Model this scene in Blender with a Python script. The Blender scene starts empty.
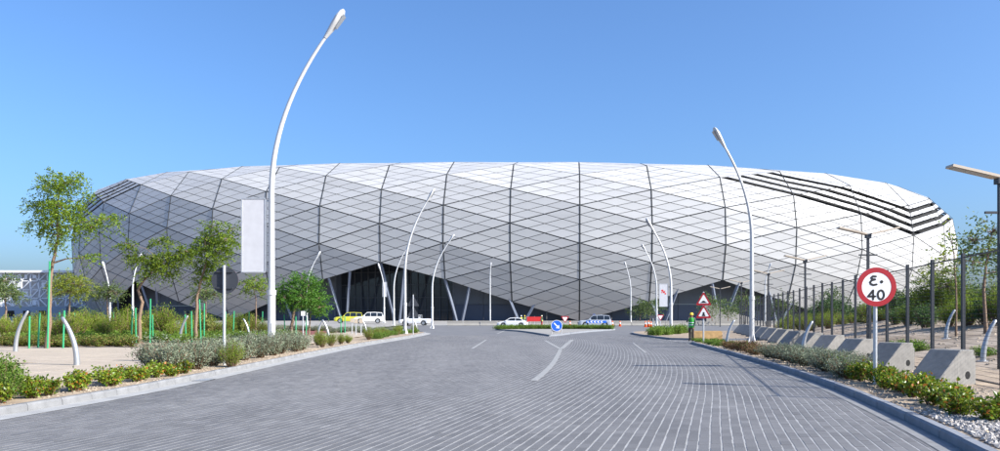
import bpy, bmesh, math, random
from mathutils import Vector, Matrix
R = math.radians
rng = random.Random(7)

# ------------------------------------------------------------------ camera, sky, sun, exposure
scene = bpy.context.scene
col = scene.collection
F, H, HOR = 780.0, 1.7, 316.0
cam_d = bpy.data.cameras.new('camera')
cam = bpy.data.objects.new('camera', cam_d); col.objects.link(cam)
cam.location = (0, 0, H); cam.rotation_euler = (R(90), 0, 0)
cam_d.sensor_width = 36; cam_d.lens = F * 36 / 1000.0
cam_d.shift_y = (HOR - 225.5) / 1000.0
cam_d.clip_start = 0.1; cam_d.clip_end = 20000
scene.camera = cam
SUN_EL, SUN_AZ = 33.0, 113.5           # azimuth clockwise from +Y (view direction)
world = bpy.data.worlds.new('World'); scene.world = world; world.use_nodes = True
wn = world.node_tree
sky = wn.nodes.new('ShaderNodeTexSky'); sky.sky_type = 'NISHITA'; sky.sun_disc = False
sky.sun_elevation = R(SUN_EL); sky.sun_rotation = R(SUN_AZ)
sky.altitude = 0; sky.air_density = 1.05; sky.dust_density = 2.6; sky.ozone_density = 10.0
bg = wn.nodes['Background']; bg.inputs[1].default_value = 0.13
wn.links.new(sky.outputs[0], bg.inputs[0])
sd = bpy.data.lights.new('sun', 'SUN'); sd.energy = 5.0; sd.angle = R(0.53); sd.color = (1.0, 0.955, 0.88)
sun = bpy.data.objects.new('sun', sd); col.objects.link(sun)
sdir = Vector((math.cos(R(SUN_EL)) * math.sin(R(SUN_AZ)), math.cos(R(SUN_EL)) * math.cos(R(SUN_AZ)), math.sin(R(SUN_EL))))
sun.rotation_euler = sdir.to_track_quat('Z', 'Y').to_euler()
sun.location = (60, -30, 60)
vs = scene.view_settings
vs.view_transform = 'Standard'; vs.look = 'None'; vs.gamma = 1; vs.use_curve_mapping = False; vs.exposure = 0.9

# ------------------------------------------------------------------ helpers
def P(px, py, d):
    return Vector(((px - 500) / F * d, d, H + (HOR - py) / F * d))

def tag(o, label=None, cat=None, group=None, kind=None):
    if label: o['label'] = label
    if cat: o['category'] = cat
    if group: o['group'] = group
    if kind: o['kind'] = kind
    return o

def empty(name, loc=(0, 0, 0), rz=0.0):
    o = bpy.data.objects.new(name, None); col.objects.link(o)
    o.location = loc; o.rotation_euler = (0, 0, rz); o.empty_display_size = 0.2
    return o

def link(name, me, parent=None, loc=None, rz=None, sc=None):
    o = bpy.data.objects.new(name, me); col.objects.link(o)
    if parent: o.parent = parent
    if loc is not None: o.location = loc
    if rz is not None: o.rotation_euler = (0, 0, rz)
    if sc is not None: o.scale = (sc, sc, sc) if not isinstance(sc, tuple) else sc
    return o

def children(o):
    return [c for c in bpy.data.objects if c.parent == o]

def copy_tree(o, parent=None, kids=None):
    c = o.copy(); col.objects.link(c); c.parent = parent
    for ch in (KIDS.get(o.name) or []):
        copy_tree(ch, c)
    return c
KIDS = {}
def remember(o):
    """note the children of a finished prototype so that copies are quick"""
    def rec(x):
        k = children(x); KIDS[x.name] = k
        for y in k: rec(y)
    rec(o); return o

ORD = 'first second third fourth fifth sixth seventh eighth ninth tenth eleventh twelfth thirteenth'.split()
class MB:
    """collects faces; build() links them as ONE mesh object"""
    def __init__(s): s.v = []; s.f = []; s.m = []; s.cur = 0
    def face(s, pts):
        n = len(s.v); s.v += [tuple(p) for p in pts]; s.f.append(tuple(range(n, n + len(pts)))); s.m.append(s.cur); return s
    def add(s, vs_, fs_):
        n = len(s.v); s.v += [tuple(p) for p in vs_]
        for f in fs_: s.f.append(tuple(i + n for i in f)); s.m.append(s.cur)
        return s
    def box(s, c, d, rz=0.0, M=None):
        x, y, z = d[0] / 2, d[1] / 2, d[2] / 2
        pts = [Vector((a * x, b * y, e * z)) for e in (-1, 1) for a, b in ((-1, -1), (1, -1), (1, 1), (-1, 1))]
        if M is None: M = Matrix.Rotation(rz, 3, 'Z')
        return s.add([M @ p + Vector(c) for p in pts], [(3, 2, 1, 0), (4, 5, 6, 7), (0, 1, 5, 4), (1, 2, 6, 5), (2, 3, 7, 6), (3, 0, 4, 7)])
    def bar(s, a, b, w, h=None, up=(0, 0, 1)):
        """square bar from a to b"""
        a, b = Vector(a), Vector(b); h = h or w
        t = (b - a).normalized(); u = Vector(up)
        if abs(t.dot(u)) > .98: u = Vector((0, 1, 0))
        x = t.cross(u).normalized(); y = x.cross(t)
        pts = [p + x * (i * w / 2) + y * (j * h / 2) for p in (a, b) for i, j in ((-1, -1), (1, -1), (1, 1), (-1, 1))]
        return s.add(pts, [(3, 2, 1, 0), (4, 5, 6, 7), (0, 1, 5, 4), (1, 2, 6, 5), (2, 3, 7, 6), (3, 0, 4, 7)])
    def tube(s, pts, rad, n=10, cap=True, squash=None):
        pts = [Vector(p) for p in pts]
        if not isinstance(rad, (list, tuple)): rad = [rad] * len(pts)
        rings = []; pu = None
        for i, p in enumerate(pts):
            a = pts[max(i - 1, 0)]; b = pts[min(i + 1, len(pts) - 1)]
            t = (b - a).normalized()
            u = pu if pu is not None else (Vector((0, 1, 0)) if abs(t.y) < .9 else Vector((1, 0, 0)))
            u = (u - t * t.dot(u)).normalized(); pu = u
            w = t.cross(u)
            rings.append([p + (u * math.cos(2 * math.pi * k / n) * (squash or 1) + w * math.sin(2 * math.pi * k / n)) * rad[i] for k in range(n)])
        vs_ = [q for r in rings for q in r]; fs_ = []
        for i in range(len(rings) - 1):
            for k in range(n):
                fs_.append((i * n + k, i * n + (k + 1) % n, (i + 1) * n + (k + 1) % n, (i + 1) * n + k))
        if cap:
            fs_.append(tuple(range(n - 1, -1, -1))); fs_.append(tuple((len(rings) - 1) * n + k for k in range(n)))
        return s.add(vs_, fs_)
    def prism(s, poly, a, b):
        """poly = list of 2d points; a,b = functions mapping (x,y)->3d for the two ends"""
        n = len(poly); va = [a(*p) for p in poly]; vb = [b(*p) for p in poly]
        return s.add(va + vb, [tuple(range(n - 1, -1, -1)), tuple(range(n, 2 * n))] + [(i, (i + 1) % n, n + (i + 1) % n, n + i) for i in range(n)])
    def mesh(s, name, mats, smooth=False):
        me = bpy.data.meshes.new(name); me.from_pydata(s.v, [], s.f)
        if not isinstance(mats, (list, tuple)): mats = [mats]
        for m in mats: me.materials.append(m)
        if len(mats) > 1: me.polygons.foreach_set('material_index', s.m)
        if smooth:
            me.polygons.foreach_set('use_smooth', [True] * len(s.f))
        me.update()
        return me
    def build(s, name, mats, parent=None, smooth=False, loc=None, rz=None):
        return link(name, s.mesh(name, mats, smooth), parent, loc, rz)

def smooth_by_angle(o, ang=40):
    me = o.data
    bm = bmesh.new(); bm.from_mesh(me); bmesh.ops.recalc_face_normals(bm, faces=bm.faces)
    for f in bm.faces: f.smooth = True
    for e in bm.edges:
        if len(e.link_faces) == 2 and e.calc_face_angle(0) > R(ang): e.smooth = False
    bm.to_mesh(me); bm.free(); return o

# ------------------------------------------------------------------ materials
MATS = {}
def mat(name, c, rough=.6, metal=0.0, spec=.5, var=0.0, scale=4.0, bump=0.0, bscale=40.0, c2=None, island=0.0, objvar=0.0, coord='Object', detail=5.0, stretch=None):
    if name in MATS: return MATS[name]
    m = bpy.data.materials.new(name); m.use_nodes = True; nt = m.node_tree; N = nt.nodes; L = nt.links
    b = N['Principled BSDF']
    b.inputs['Roughness'].default_value = rough; b.inputs['Metallic'].default_value = metal
    b.inputs['Specular IOR Level'].default_value = spec
    col_ = N.new('ShaderNodeRGB'); col_.outputs[0].default_value = (*c, 1); out = col_.outputs[0]
    tc = N.new('ShaderNodeTexCoord')
    if var > 0 or c2:
        nz = N.new('ShaderNodeTexNoise'); nz.inputs['Scale'].default_value = scale; nz.inputs['Detail'].default_value = detail
        vec = tc.outputs[coord]
        if stretch:
            mp = N.new('ShaderNodeMapping'); mp.inputs['Scale'].default_value = stretch; L.new(vec, mp.inputs['Vector']); vec = mp.outputs[0]
        L.new(vec, nz.inputs['Vector'])
        if c2:
            rp = N.new('ShaderNodeValToRGB'); rp.color_ramp.elements[0].position = .38; rp.color_ramp.elements[1].position = .62
            rp.color_ramp.elements[0].color = (*c, 1); rp.color_ramp.elements[1].color = (*c2, 1)
            L.new(nz.outputs[0], rp.inputs[0]); out = rp.outputs[0]
        if var > 0:
            mr = N.new('ShaderNodeMapRange'); mr.inputs['From Min'].default_value = .25; mr.inputs['From Max'].default_value = .75
            mr.inputs['To Min'].default_value = 1 - var; mr.inputs['To Max'].default_value = 1 + var
            nz2 = N.new('ShaderNodeTexNoise'); nz2.inputs['Scale'].default_value = scale * 2.3; nz2.inputs['Detail'].default_value = 8
            L.new(tc.outputs[coord], nz2.inputs['Vector'])
            L.new(nz2.outputs[0], mr.inputs[0])
            mx = N.new('ShaderNodeVectorMath'); mx.operation = 'SCALE'; L.new(out, mx.inputs[0]); L.new(mr.outputs[0], mx.inputs['Scale']); out = mx.outputs[0]
    if island > 0 or objvar > 0:
        g = N.new('ShaderNodeNewGeometry'); oi = N.new('ShaderNodeObjectInfo')
        ad = N.new('ShaderNodeMath'); ad.operation = 'ADD'; L.new(g.outputs['Random Per Island'], ad.inputs[0]); L.new(oi.outputs['Random'], ad.inputs[1])
        fr = N.new('ShaderNodeMath'); fr.operation = 'FRACT'; L.new(ad.outputs[0], fr.inputs[0])
        mr = N.new('ShaderNodeMapRange'); a = max(island, objvar); mr.inputs['To Min'].default_value = 1 - a; mr.inputs['To Max'].default_value = 1 + a
        L.new(fr.outputs[0], mr.inputs[0])
        mx = N.new('ShaderNodeVectorMath'); mx.operation = 'SCALE'; L.new(out, mx.inputs[0]); L.new(mr.outputs[0], mx.inputs['Scale']); out = mx.outputs[0]
    L.new(out, b.inputs['Base Color'])
    if bump > 0:
        nb = N.new('ShaderNodeTexNoise'); nb.inputs['Scale'].default_value = bscale; nb.inputs['Detail'].default_value = 6
        L.new(tc.outputs[coord], nb.inputs['Vector'])
        bp = N.new('ShaderNodeBump'); bp.inputs['Strength'].default_value = bump; bp.inputs['Distance'].default_value = .02
        L.new(nb.outputs[0], bp.inputs['Height']); L.new(bp.outputs[0], b.inputs['Normal'])
    MATS[name] = m; return m

def leaf_mat(name, c1, c2, trans=.35, rough=.55, accent=None, acc=.85):
    m = bpy.data.materials.new(name); m.use_nodes = True; nt = m.node_tree; N = nt.nodes; L = nt.links
    b = N['Principled BSDF']; b.inputs['Roughness'].default_value = rough; b.inputs['Specular IOR Level'].default_value = .35
    g = N.new('ShaderNodeNewGeometry'); rp = N.new('ShaderNodeValToRGB')
    e = rp.color_ramp.elements; e[0].color = (*c1, 1); e[1].color = (*c2, 1); e[1].position = acc - .02 if accent else 1
    if accent:
        x = rp.color_ramp.elements.new(acc); x.color = (*accent, 1)
    L.new(g.outputs['Random Per Island'], rp.inputs[0])
    oi = N.new('ShaderNodeObjectInfo'); mr = N.new('ShaderNodeMapRange'); mr.inputs['To Min'].default_value = .82; mr.inputs['To Max'].default_value = 1.2
    L.new(oi.outputs['Random'], mr.inputs[0])
    sc_ = N.new('ShaderNodeVectorMath'); sc_.operation = 'SCALE'; L.new(rp.outputs[0], sc_.inputs[0]); L.new(mr.outputs[0], sc_.inputs['Scale'])
    L.new(sc_.outputs[0], b.inputs['Base Color'])
    tr = N.new('ShaderNodeBsdfTranslucent'); L.new(sc_.outputs[0], tr.inputs['Color'])
    mx = N.new('ShaderNodeMixShader'); mx.inputs[0].default_value = trans
    L.new(b.outputs[0], mx.inputs[1]); L.new(tr.outputs[0], mx.inputs[2]); L.new(mx.outputs[0], N['Material Output'].inputs['Surface'])
    return m

M_pave = mat('paver_stone', (.120, .117, .117), .75, var=.13, scale=.55, island=.12, bump=.15, bscale=60, c2=(.150, .146, .144), stretch=(1.0, .16, 1.0))
M_joint = mat('joint_sand', (.30, .297, .29), .9, var=.2, scale=3)
M_asph = mat('road_surface', (.137, .136, .138), .85, var=.15, scale=.25, bump=.1, bscale=30)
M_paint = mat('road_paint', (.27, .267, .255), .75, var=.35, scale=5)
M_kerb = mat('kerb_concrete', (.20, .20, .20), .8, var=.2, scale=2.0, objvar=.08, bump=.1, bscale=50)
M_kerbR = mat('kerb_concrete_grey', (.20, .21, .23), .8, var=.16, scale=2.0, objvar=.08, bump=.1, bscale=50)
M_gut = mat('gutter_concrete', (.33, .327, .315), .85, var=.18, scale=.9)
M_sand = mat('desert_sand', (.23, .19, .145), .95, var=.2, scale=.15, bump=.3, bscale=4)
M_soil = mat('bed_sand', (.35, .27, .185), .95, var=.25, scale=1.3, bump=.5, bscale=12, c2=(.27, .205, .145))
M_mulch = mat('red_mulch', (.19, .06, .045), .95, var=.35, scale=3, bump=.5, bscale=14)
M_bank = mat('earth_bank', (.24, .18, .125), .95, var=.35, scale=.4, bump=.6, bscale=6, c2=(.36, .29, .22))
M_slab = mat('path_slab', (.40, .33, .25), .85, var=.12, scale=2, objvar=.07, island=.07)
M_pathjoint = mat('path_joint', (.33, .27, .20), .9)
M_fore = mat('forecourt_paving', (.27, .255, .23), .9, var=.12, scale=.3)
M_con = mat('barrier_concrete', (.19, .182, .168), .85, var=.18, scale=2.5, bump=.15, bscale=30, objvar=.1)
M_holeshade = mat('hole_shade', (.006, .006, .006), .9)  # near-black colour standing in for the shade inside openings
M_galv = mat('galvanised_steel', (.55, .56, .57), .42, metal=.55, var=.08, scale=3)
M_pole = mat('white_lamp_steel', (.56, .56, .555), .42, metal=.15, var=.05, scale=2)
M_silver = mat('brushed_steel', (.40, .41, .42), .36, metal=.6)
M_lens = mat('lamp_lens', (.30, .32, .34), .15)
M_darkpost = mat('dark_coated_steel', (.022, .026, .034), .45)
M_tan = mat('tan_fixture', (.50, .42, .33), .5)
M_white = mat('white_enamel', (.80, .80, .80), .4)
M_banner = mat('banner_fabric', (.50, .50, .52), .8, var=.06, scale=1.5, bump=.2, bscale=1.2)
M_black = mat('black_enamel', (.01, .01, .012), .5)
M_red = mat('sign_red', (.36, .012, .02), .4)
M_blue = mat('sign_blue', (.015, .12, .55), .4)
M_signback = mat('sign_back', (.036, .04, .05), .6)
M_greenstake = mat('green_stake', (.03, .30, .13), .6)
M_trunk = mat('bark', (.20, .135, .09), .9, var=.3, scale=8, bump=.5, bscale=30)
M_stem = mat('stem', (.16, .10, .06), .9)
M_orange = mat('orange_plastic', (.75, .12, .02), .5)
M_redbar = mat('red_banner', (.55, .02, .02), .6)
M_tanblock = mat('tan_stone', (.42, .27, .12), .9, var=.25, scale=2)
M_face = mat('facade_panel', (.455, .452, .445), .42, spec=.4, island=.045, objvar=.045, var=.06, scale=.05)
M_back = mat('facade_joint', (.05, .055, .06), .8)
M_roof = mat('roof_sheet', (.66, .67, .68), .5)
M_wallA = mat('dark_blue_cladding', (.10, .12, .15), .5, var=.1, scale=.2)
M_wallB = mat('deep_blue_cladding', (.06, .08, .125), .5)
M_glass = mat('dark_glass', (.03, .037, .05), .06, spec=.7)
M_mull = mat('mullion', (.05, .06, .075), .5)
M_vcol = mat('column_paint', (.15, .175, .23), .5)
M_tyre = mat('tyre_rubber', (.015, .015, .016), .85)
M_rim = mat('rim_alloy', (.45, .46, .47), .35, metal=.7)
M_cwin = mat('car_glass', (.012, .015, .018), .06, spec=.7)
M_head = mat('headlight', (.75, .75, .75), .1)
M_tail = mat('taillight', (.35, .01, .01), .2)

# ------------------------------------------------------------------ plan curves of the road
def interp(t, x):
    if x <= t[0][0]: return t[0][1]
    for (a, b), (c, d) in zip(t, t[1:]):
        if x <= c: return b + (d - b) * (x - a) / (c - a)
    return t[-1][1]
LK = [(4, -9.9), (8, -9.2), (13, -8.55), (16, -8.2), (20, -8.05), (32, -8.15), (43, -8.1), (54, -7.5), (62, -7.1), (72, -6.9), (77, -7.3), (80, -8.4), (82.5, -10.5), (84.5, -14), (86, -20), (87.5, -32), (89, -70)]
RK = [(3, 3.7), (6, 4.75), (10, 5.9), (13.4, 6.75), (19.2, 8.0), (28.2, 9.35), (40, 10.75), (47, 11.5), (49.5, 12.2), (50.6, 13.6), (51, 16), (51.3, 40)]
def chaikin(pts, n=2):
    for _ in range(n):
        q = [pts[0]]
        for a, b in zip(pts, pts[1:]):
            q += [tuple(a[i] * .75 + b[i] * .25 for i in range(2)), tuple(a[i] * .25 + b[i] * .75 for i in range(2))]
        pts = q + [pts[-1]]
    return pts
LKxy = chaikin([(x, y) for y, x in LK]); RKxy = chaikin([(x, y) for y, x in RK])
LKt = sorted((y, x) for x, y in LKxy); RKt = sorted((y, x) for x, y in RKxy)
XL = lambda y: interp(LKt, y)
XR = lambda y: interp(RKt, y)
FENCE = lambda y: 11.4 + .225 * (y - 19.2)
def sstep(a, b, x):
    t = min(1, max(0, (x - a) / (b - a))); return t * t * (3 - 2 * t)

def sheet(name, poly, z, m, parent=None, zf=None):
    mb = MB(); mb.face([(x, y, z if zf is None else zf(x, y)) for x, y in poly])
    return mb.build(name, m, parent)

# ground to the horizon
g = sheet('ground', [(-6000, -200), (6000, -200), (6000, 9000), (-6000, 9000)], -.06, M_sand); tag(g, kind='structure')
road = sheet('road', [(-75, -6), (60, -6), (60, 146), (-75, 146)], -.014, M_asph); tag(road, kind='structure')

# ------------------------------------------------------------------ paved carriageway: rows of concrete pavers that follow the bend
SL = [(-5, .25), (5, .26), (10, .27), (15, .285), (20, .255), (30, .175), (40, .135), (50, .10), (60, .08), (70, .06), (90, .04)]
GX = [0.0]; gy0 = 0.0; gst = .1
while len(GX) < 900: GX.append(GX[-1] + interp(SL, gy0 + len(GX) * gst) * gst)
def gx(y):
    t = y / gst; i = int(t); i = min(max(i, 0), 898); return GX[i] + (GX[i + 1] - GX[i]) * (t - i)
PY0, PY1 = 5.0, 68.0
bedL = [(XL(PY0 + i * 1.05) + .2, PY0 + i * 1.05) for i in range(61)]
bedR = [(min(XR(PY0 + i * 1.05), 12.0) - .1, PY0 + i * 1.05) for i in range(61)]
sheet('joint_bed', bedL + bedR[::-1], -.0035, M_joint, road)
ROW, JW, PL = .156, .0245, .312
pav = []
x0 = gx(0)
import math as _m
r0 = int((-9.5 - gx(PY1)) / ROW) - 2; r1 = int((12.2 - gx(PY0)) / ROW) + 2
for r in range(r0, r1):
    off = rng.random() * PL; y = PY0 + off
    xr = r * ROW
    while y < PY1:
        yc = y + PL / 2; xc = xr + gx(yc)
        if XL(yc) + .30 < xc < min(XR(yc), 12.0) - .16:
            pav.append((xr, y, rng.uniform(-.0016, .0016), rng.uniform(-.003, .003), JW * rng.uniform(.75, 1.3)))
        y += PL
def paver_pts(p):
    xr, y, dz, dx, jw = p; h = (ROW - jw) / 2; a, b = y + .0025, y + PL - .0025
    xa, xb = xr + gx(a) + dx, xr + gx(b) + dx
    t = [(xa - h, a, dz), (xa + h, a, dz), (xb + h, b, dz), (xb - h, b, dz)]
    return t + [(q[0], q[1], -.02) for q in t]
PF = [(0, 1, 2, 3), (0, 4, 5, 1), (1, 5, 6, 2), (2, 6, 7, 3), (3, 7, 4, 0)]
def inview(p):
    y = p[1]; x = p[0] + gx(y)
    return y > 10.05 and abs(x / y) < .62
near = sorted([p for p in pav if inview(p)], key=lambda p: p[1])
chosen = set(id(p) for p in near[:300])
mb = MB()
for p in pav:
    if id(p) in chosen:
        pts = paver_pts(p); c = Vector(pts[0]); one = MB(); one.add([Vector(q) - c for q in pts], PF)
        one.build('paver', M_pave, road, loc=c)
    else: mb.add(paver_pts(p), PF)
tag(mb.build('paver_field', M_pave, road), kind='stuff')

# gutters: pale concrete strips along the kerbs
def offset(pts, d):
    out = []
    for i, p in enumerate(pts):
        a = pts[max(i - 1, 0)]; b = pts[min(i + 1, len(pts) - 1)]
        t = Vector((b[0] - a[0], b[1] - a[1])).normalized(); out.append((p[0] + t.y * d, p[1] - t.x * d))
    return out
def strip(name, pts, d0, d1, z, m, parent=None):
    a = offset(pts, d0); b = offset(pts, d1); mb = MB()
    vs_ = [(*p, z) for p in a] + [(*p, z) for p in b]; n = len(a)
    mb.add(vs_, [(i, n + i, n + i + 1, i + 1) for i in range(n - 1)])
    return mb.build(name, m, parent)
tag(strip('gutter', LKxy, 0, .46, .006, M_gut), kind='structure')
tag(strip('gutter', RKxy, -.3, 0, .006, M_kerb), kind='structure')

# kerbs: stones laid end to end
def kerb(name, pts, side, m, step=.915, w=.16, h=.14):
    """side=+1: body lies to the right of travel, -1: left"""
    root = empty(name); tag(root, kind='structure')
    L_ = [0.0]
    for a, b in zip(pts, pts[1:]): L_.append(L_[-1] + math.dist(a, b))
    tx = [(l, p[0]) for l, p in zip(L_, pts)]; ty = [(l, p[1]) for l, p in zip(L_, pts)]
    s = 0.0
    while s + step < L_[-1] and s < 130:
        a = Vector((interp(tx, s + .006), interp(ty, s + .006))); b = Vector((interp(tx, s + step - .006), interp(ty, s + step - .006)))
        t = (b - a).normalized(); n = Vector((t.y, -t.x)) * side
        hh = h + rng.uniform(-.003, .003); j = rng.uniform(-.004, .004)
        c = a
        poly = [(0 + j, -.05), (.012 + j, hh - .035), (.04 + j, hh), (w, hh), (w, -.05)]
        m_ = MB(); m_.prism(poly, lambda x, z: (n.x * x, n.y * x, z), lambda x, z: (b.x - c.x + n.x * x, b.y - c.y + n.y * x, z))
        o = m_.build('kerb_stone', m, root, loc=(c.x, c.y, 0))
        bm = bmesh.new(); bm.from_mesh(o.data); bmesh.ops.recalc_face_normals(bm, faces=bm.faces); bm.to_mesh(o.data); bm.free()
        s += step
    return root
kerb('kerb', LKxy, -1, M_kerb)
kerb('kerb', RKxy, 1, M_kerbR)

# ------------------------------------------------------------------ planting beds and paths (real sheets at kerb height)
def gridmesh(name, fx, fy, nx, ny, zf, m, parent=None):
    vs_ = []; fs_ = []
    for j in range(ny + 1):
        for i in range(nx + 1):
            y = fy(j / ny); x = fx(i / nx, y); vs_.append((x, y, zf(x, y)))
    for j in range(ny):
        for i in range(nx):
            a = j * (nx + 1) + i; fs_.append((a, a + 1, a + nx + 2, a + nx + 1))
    mb = MB(); mb.add(vs_, fs_); return mb.build(name, m, parent, smooth=True)
def nz(x, y, s=1.0, seed=0):
    return (math.sin(x * 1.3 * s + seed) * math.cos(y * 1.7 * s + seed * 2) + .5 * math.sin(x * 3.1 * s + y * 2.3 * s + seed))
def zleft(x, y): return .115 + .02 * nz(x, y, .8) + .38 * sstep(60, 120, y) * sstep(-12, -24, x)
def zbank(x, y):
    k = x - FENCE(y) - 2.5
    f = .165 * max(0, k) * (1 - .75 * sstep(62, 90, y)) + .0
    lim = 4.2
    f = lim * math.tanh(f / lim)
    return .12 + .015 * nz(x, y, .9, 3) + f + (.10 * nz(x, y, .35, 1) * sstep(0, 5, k))
LEFTK = offset(LKxy, -.15)
LKo = sorted((y, x) for x, y in LEFTK)
o = gridmesh('planting_bed', lambda u, y: interp(LKo, y) - (1 - u) * 42 - .0, lambda v: 4 + v * 79, 42, 79, zleft, M_soil); tag(o, kind='structure')
# carriageway beyond the roundabout on the left: low rise with the drop-off road
o = gridmesh('drop_off_ground', lambda u, y: -95 + u * 79, lambda v: 92 + v * 68, 20, 30, lambda x, y: zleft(x, y) - .02, M_fore); tag(o, kind='structure')
RKo_ = offset(RKxy, .15); RKo = sorted((y, x) for x, y in RKo_ if x < 13)
o = gridmesh('planting_bed', lambda u, y: min(interp(RKo, y), 12.6) + u * (FENCE(y) + 3 - min(interp(RKo, y), 12.6)), lambda v: 3 + v * 47.4, 10, 48, lambda x, y: .118 + .012 * nz(x, y, 1.5, 2), M_soil); tag(o, kind='structure')
o = gridmesh('earth_bank', lambda u, y: FENCE(y) + 2.2 + u * 70, lambda v: 6 + v * 110, 70, 70, zbank, M_bank); tag(o, kind='structure')
o = gridmesh('forecourt', lambda u, y: -160 + 360 * u, lambda v: 143 + 45 * v, 24, 6, lambda x, y: .12 + .42 * sstep(143, 165, y), M_fore); tag(o, kind='structure')
strip_pts = [(-70, 142.8), (60, 142.8)]
kerb('kerb', strip_pts, -1, M_gut, step=3.0, w=.3, h=.14)

# footpath of square slabs beside the left bed
path = empty('footpath'); tag(path, kind='structure')
bed_ = MB()
bed_.face([(-15.2, 13, .158), (-10.5, 13, .158), (-10.5, 78, .158), (-15.2, 78, .158)])
bed_.face([(-42, 25.5, .158), (-15.2, 25.5, .158), (-15.2, 38.0, .158), (-42, 38.0, .158)])
bed_.build('path_bed', M_pathjoint, path)
S = .93
slab = MB(); slab.box((0, 0, 0), (S - .015, S - .015, .03)); slab_me = slab.mesh('slab', M_slab)
cells = [(-15.2 + S * (i + .5), 13.2 + S * (j + .5)) for j in range(69) for i in range(5)] + [(-15.2 - S * (i + .5), 25.6 + S * (j + .5)) for j in range(13) for i in range(28)]
cells = [(x, y) for x, y in cells]
def vis(x, y): return abs(x / y) < .66
cs = sorted([c for c in cells if vis(*c)], key=lambda c: c[1])[:300]; cset = set(cs)
rest = MB()
for c in cells:
    if c in cset:
        link('slab', slab_me, path, (c[0], c[1], .162 + rng.uniform(-.0015, .0015)))
    else: rest.box((c[0], c[1], .162), (S - .015, S - .015, .03))
tag(rest.build('slab_field', M_slab, path), kind='stuff')
o = gridmesh('mulch_bed', lambda u, y: -31 + u * 15.5, lambda v: 62 + v * 19, 16, 16, lambda x, y: zleft(x, y) + .03, M_mulch); tag(o, kind='structure')

# splitter island and second corner island
def island(name, poly, m_top, m_k, ztop=.13):
    pts = chaikin(poly + [poly[0]], 2); pts = pts[:-1]
    root = empty(name); tag(root, kind='structure')
    mb = MB(); mb.face([(x, y, ztop - .01) for x, y in pts]); mb.build('island_top', m_top, root)
    ring = pts + [pts[0]]
    k = MB(); inn = offset(ring, -.16)
    for i in range(len(ring) - 1):
        a, b, c, d = ring[i], ring[i + 1], inn[i + 1], inn[i]
        k.face([(*a, -.03), (*b, -.03), (*b, ztop), (*a, ztop)]); k.face([(*a, ztop), (*b, ztop), (*c, ztop), (*d, ztop)])
    k.build('kerb_edge', m_k, root)
    return root
# counter-clockwise outlines
island('splitter_island', [(4.1, 65), (5.0, 66.5), (6.2, 72), (9, 82), (13.5, 93), (14.5, 97), (4, 98.5), (-.5, 97), (-.6, 94), (2, 86), (3.2, 76)], M_fore, M_kerbR)
island('corner_island', [(12.2, 56), (14, 54.8), (17, 54.4), (40, 54.0), (40, 84), (17.5, 83.5), (14.4, 81), (12.6, 76), (11.9, 66)], M_soil, M_kerbR)

# painted lines, 4 mm above the pavers
def line(name, pts, w, z=.006):
    a = offset(pts, -w / 2); b = offset(pts, w / 2); mb = MB(); n = len(a)
    mb.add([(*p, z) for p in a] + [(*p, z) for p in b], [(i, n + i, n + i + 1, i + 1) for i in range(n - 1)])
    o = mb.build(name, M_paint); tag(o, kind='structure'); return o
def gp(px, py): d = F * H / (py - HOR); return ((px - 500) / F * d, d)
line('centre_line', chaikin([gp(534, 381), gp(543, 374), gp(553, 364), gp(558, 355), gp(560.5, 349.5)], 2), .19)
line('nose_line', [gp(560.8, 349.4), gp(545, 340.5)], .18)
line('nose_line', [gp(561.2, 349.2), gp(572, 340)], .26, .0105)
line('lane_dash', [gp(472, 349), gp(486, 340)], .14)
line('lane_dash', [gp(646, 353), gp(633, 343)], .11)
line('lane_dash', [gp(497, 334), gp(505, 330.5)], .2)

dx_, dy_ = XL(20.6) + .26, 20.6
dc = empty('drain_cover', (dx_, dy_, .008)); tag(dc, 'dark iron drain grate set in the pale left gutter', 'drain cover')
mb = MB(); mb.box((0, 0, .002), (.40, .62, .006)); mb.build('frame', M_darkpost, dc)
for i in range(7):
    mb = MB(); mb.box((0, -.24 + i * .08, .008), (.34, .04, .010)); mb.build('grate_bar', M_galv, dc)
# ------------------------------------------------------------------ stadium
CX, CY, SA, SB, SN, STH = 1.385, 303.769, 153.422, 113.754, 2.555, -.166
tt = [(-math.pi / 2 - math.pi) + 2 * math.pi * i / 2400 for i in range(2401)]
cur = []
for t in tt:
    c, s = math.cos(t), math.sin(t); r = (abs(c / SA) ** SN + abs(s / SB) ** SN) ** (-1 / SN); cur.append((r * c, r * s))
LL = [0.0]
for a, b in zip(cur, cur[1:]): LL.append(LL[-1] + math.dist(a, b))
PER = LL[-1]; half = LL[1200]
def plan_pt(u):
    u = ((u + PER / 2) % PER) - PER / 2
    t = u + half
    import bisect
    i = min(max(bisect.bisect_right(LL, t) - 1, 0), 2399); f = (t - LL[i]) / (LL[i + 1] - LL[i])
    return cur[i][0] + (cur[i + 1][0] - cur[i][0]) * f, cur[i][1] + (cur[i + 1][1] - cur[i][1]) * f
def uk(k):
    j = k + 3
    if -8 <= j <= 8: return 16.256 * j + .103 * j * j + .011 * j ** 3 - 13.11
    a = 16.256 * 8 + .103 * 64 + .011 * 512 - 13.11; b = -16.256 * 8 + .103 * 64 - .011 * 512 - 13.11
    step = (PER - (a - b)) / 34
    return a + (j - 8) * step if j > 8 else b + (j + 8) * step
PIN = [8.4, 5.4, 3.1, 1.7, .95, 1.2, 1.4, 2.6, 5.05, 8.9, 13.4, 18.6, 24.5, 31]
PZ = [.35, 5.3, 10.85, 15.05, 19.8, 24.8, 29.35, 33.55, 37.7, 40.9, 42.5, 43.4, 43.8, 44.0]
cth, sth = math.cos(STH), math.sin(STH)
_cache = {}
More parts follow.
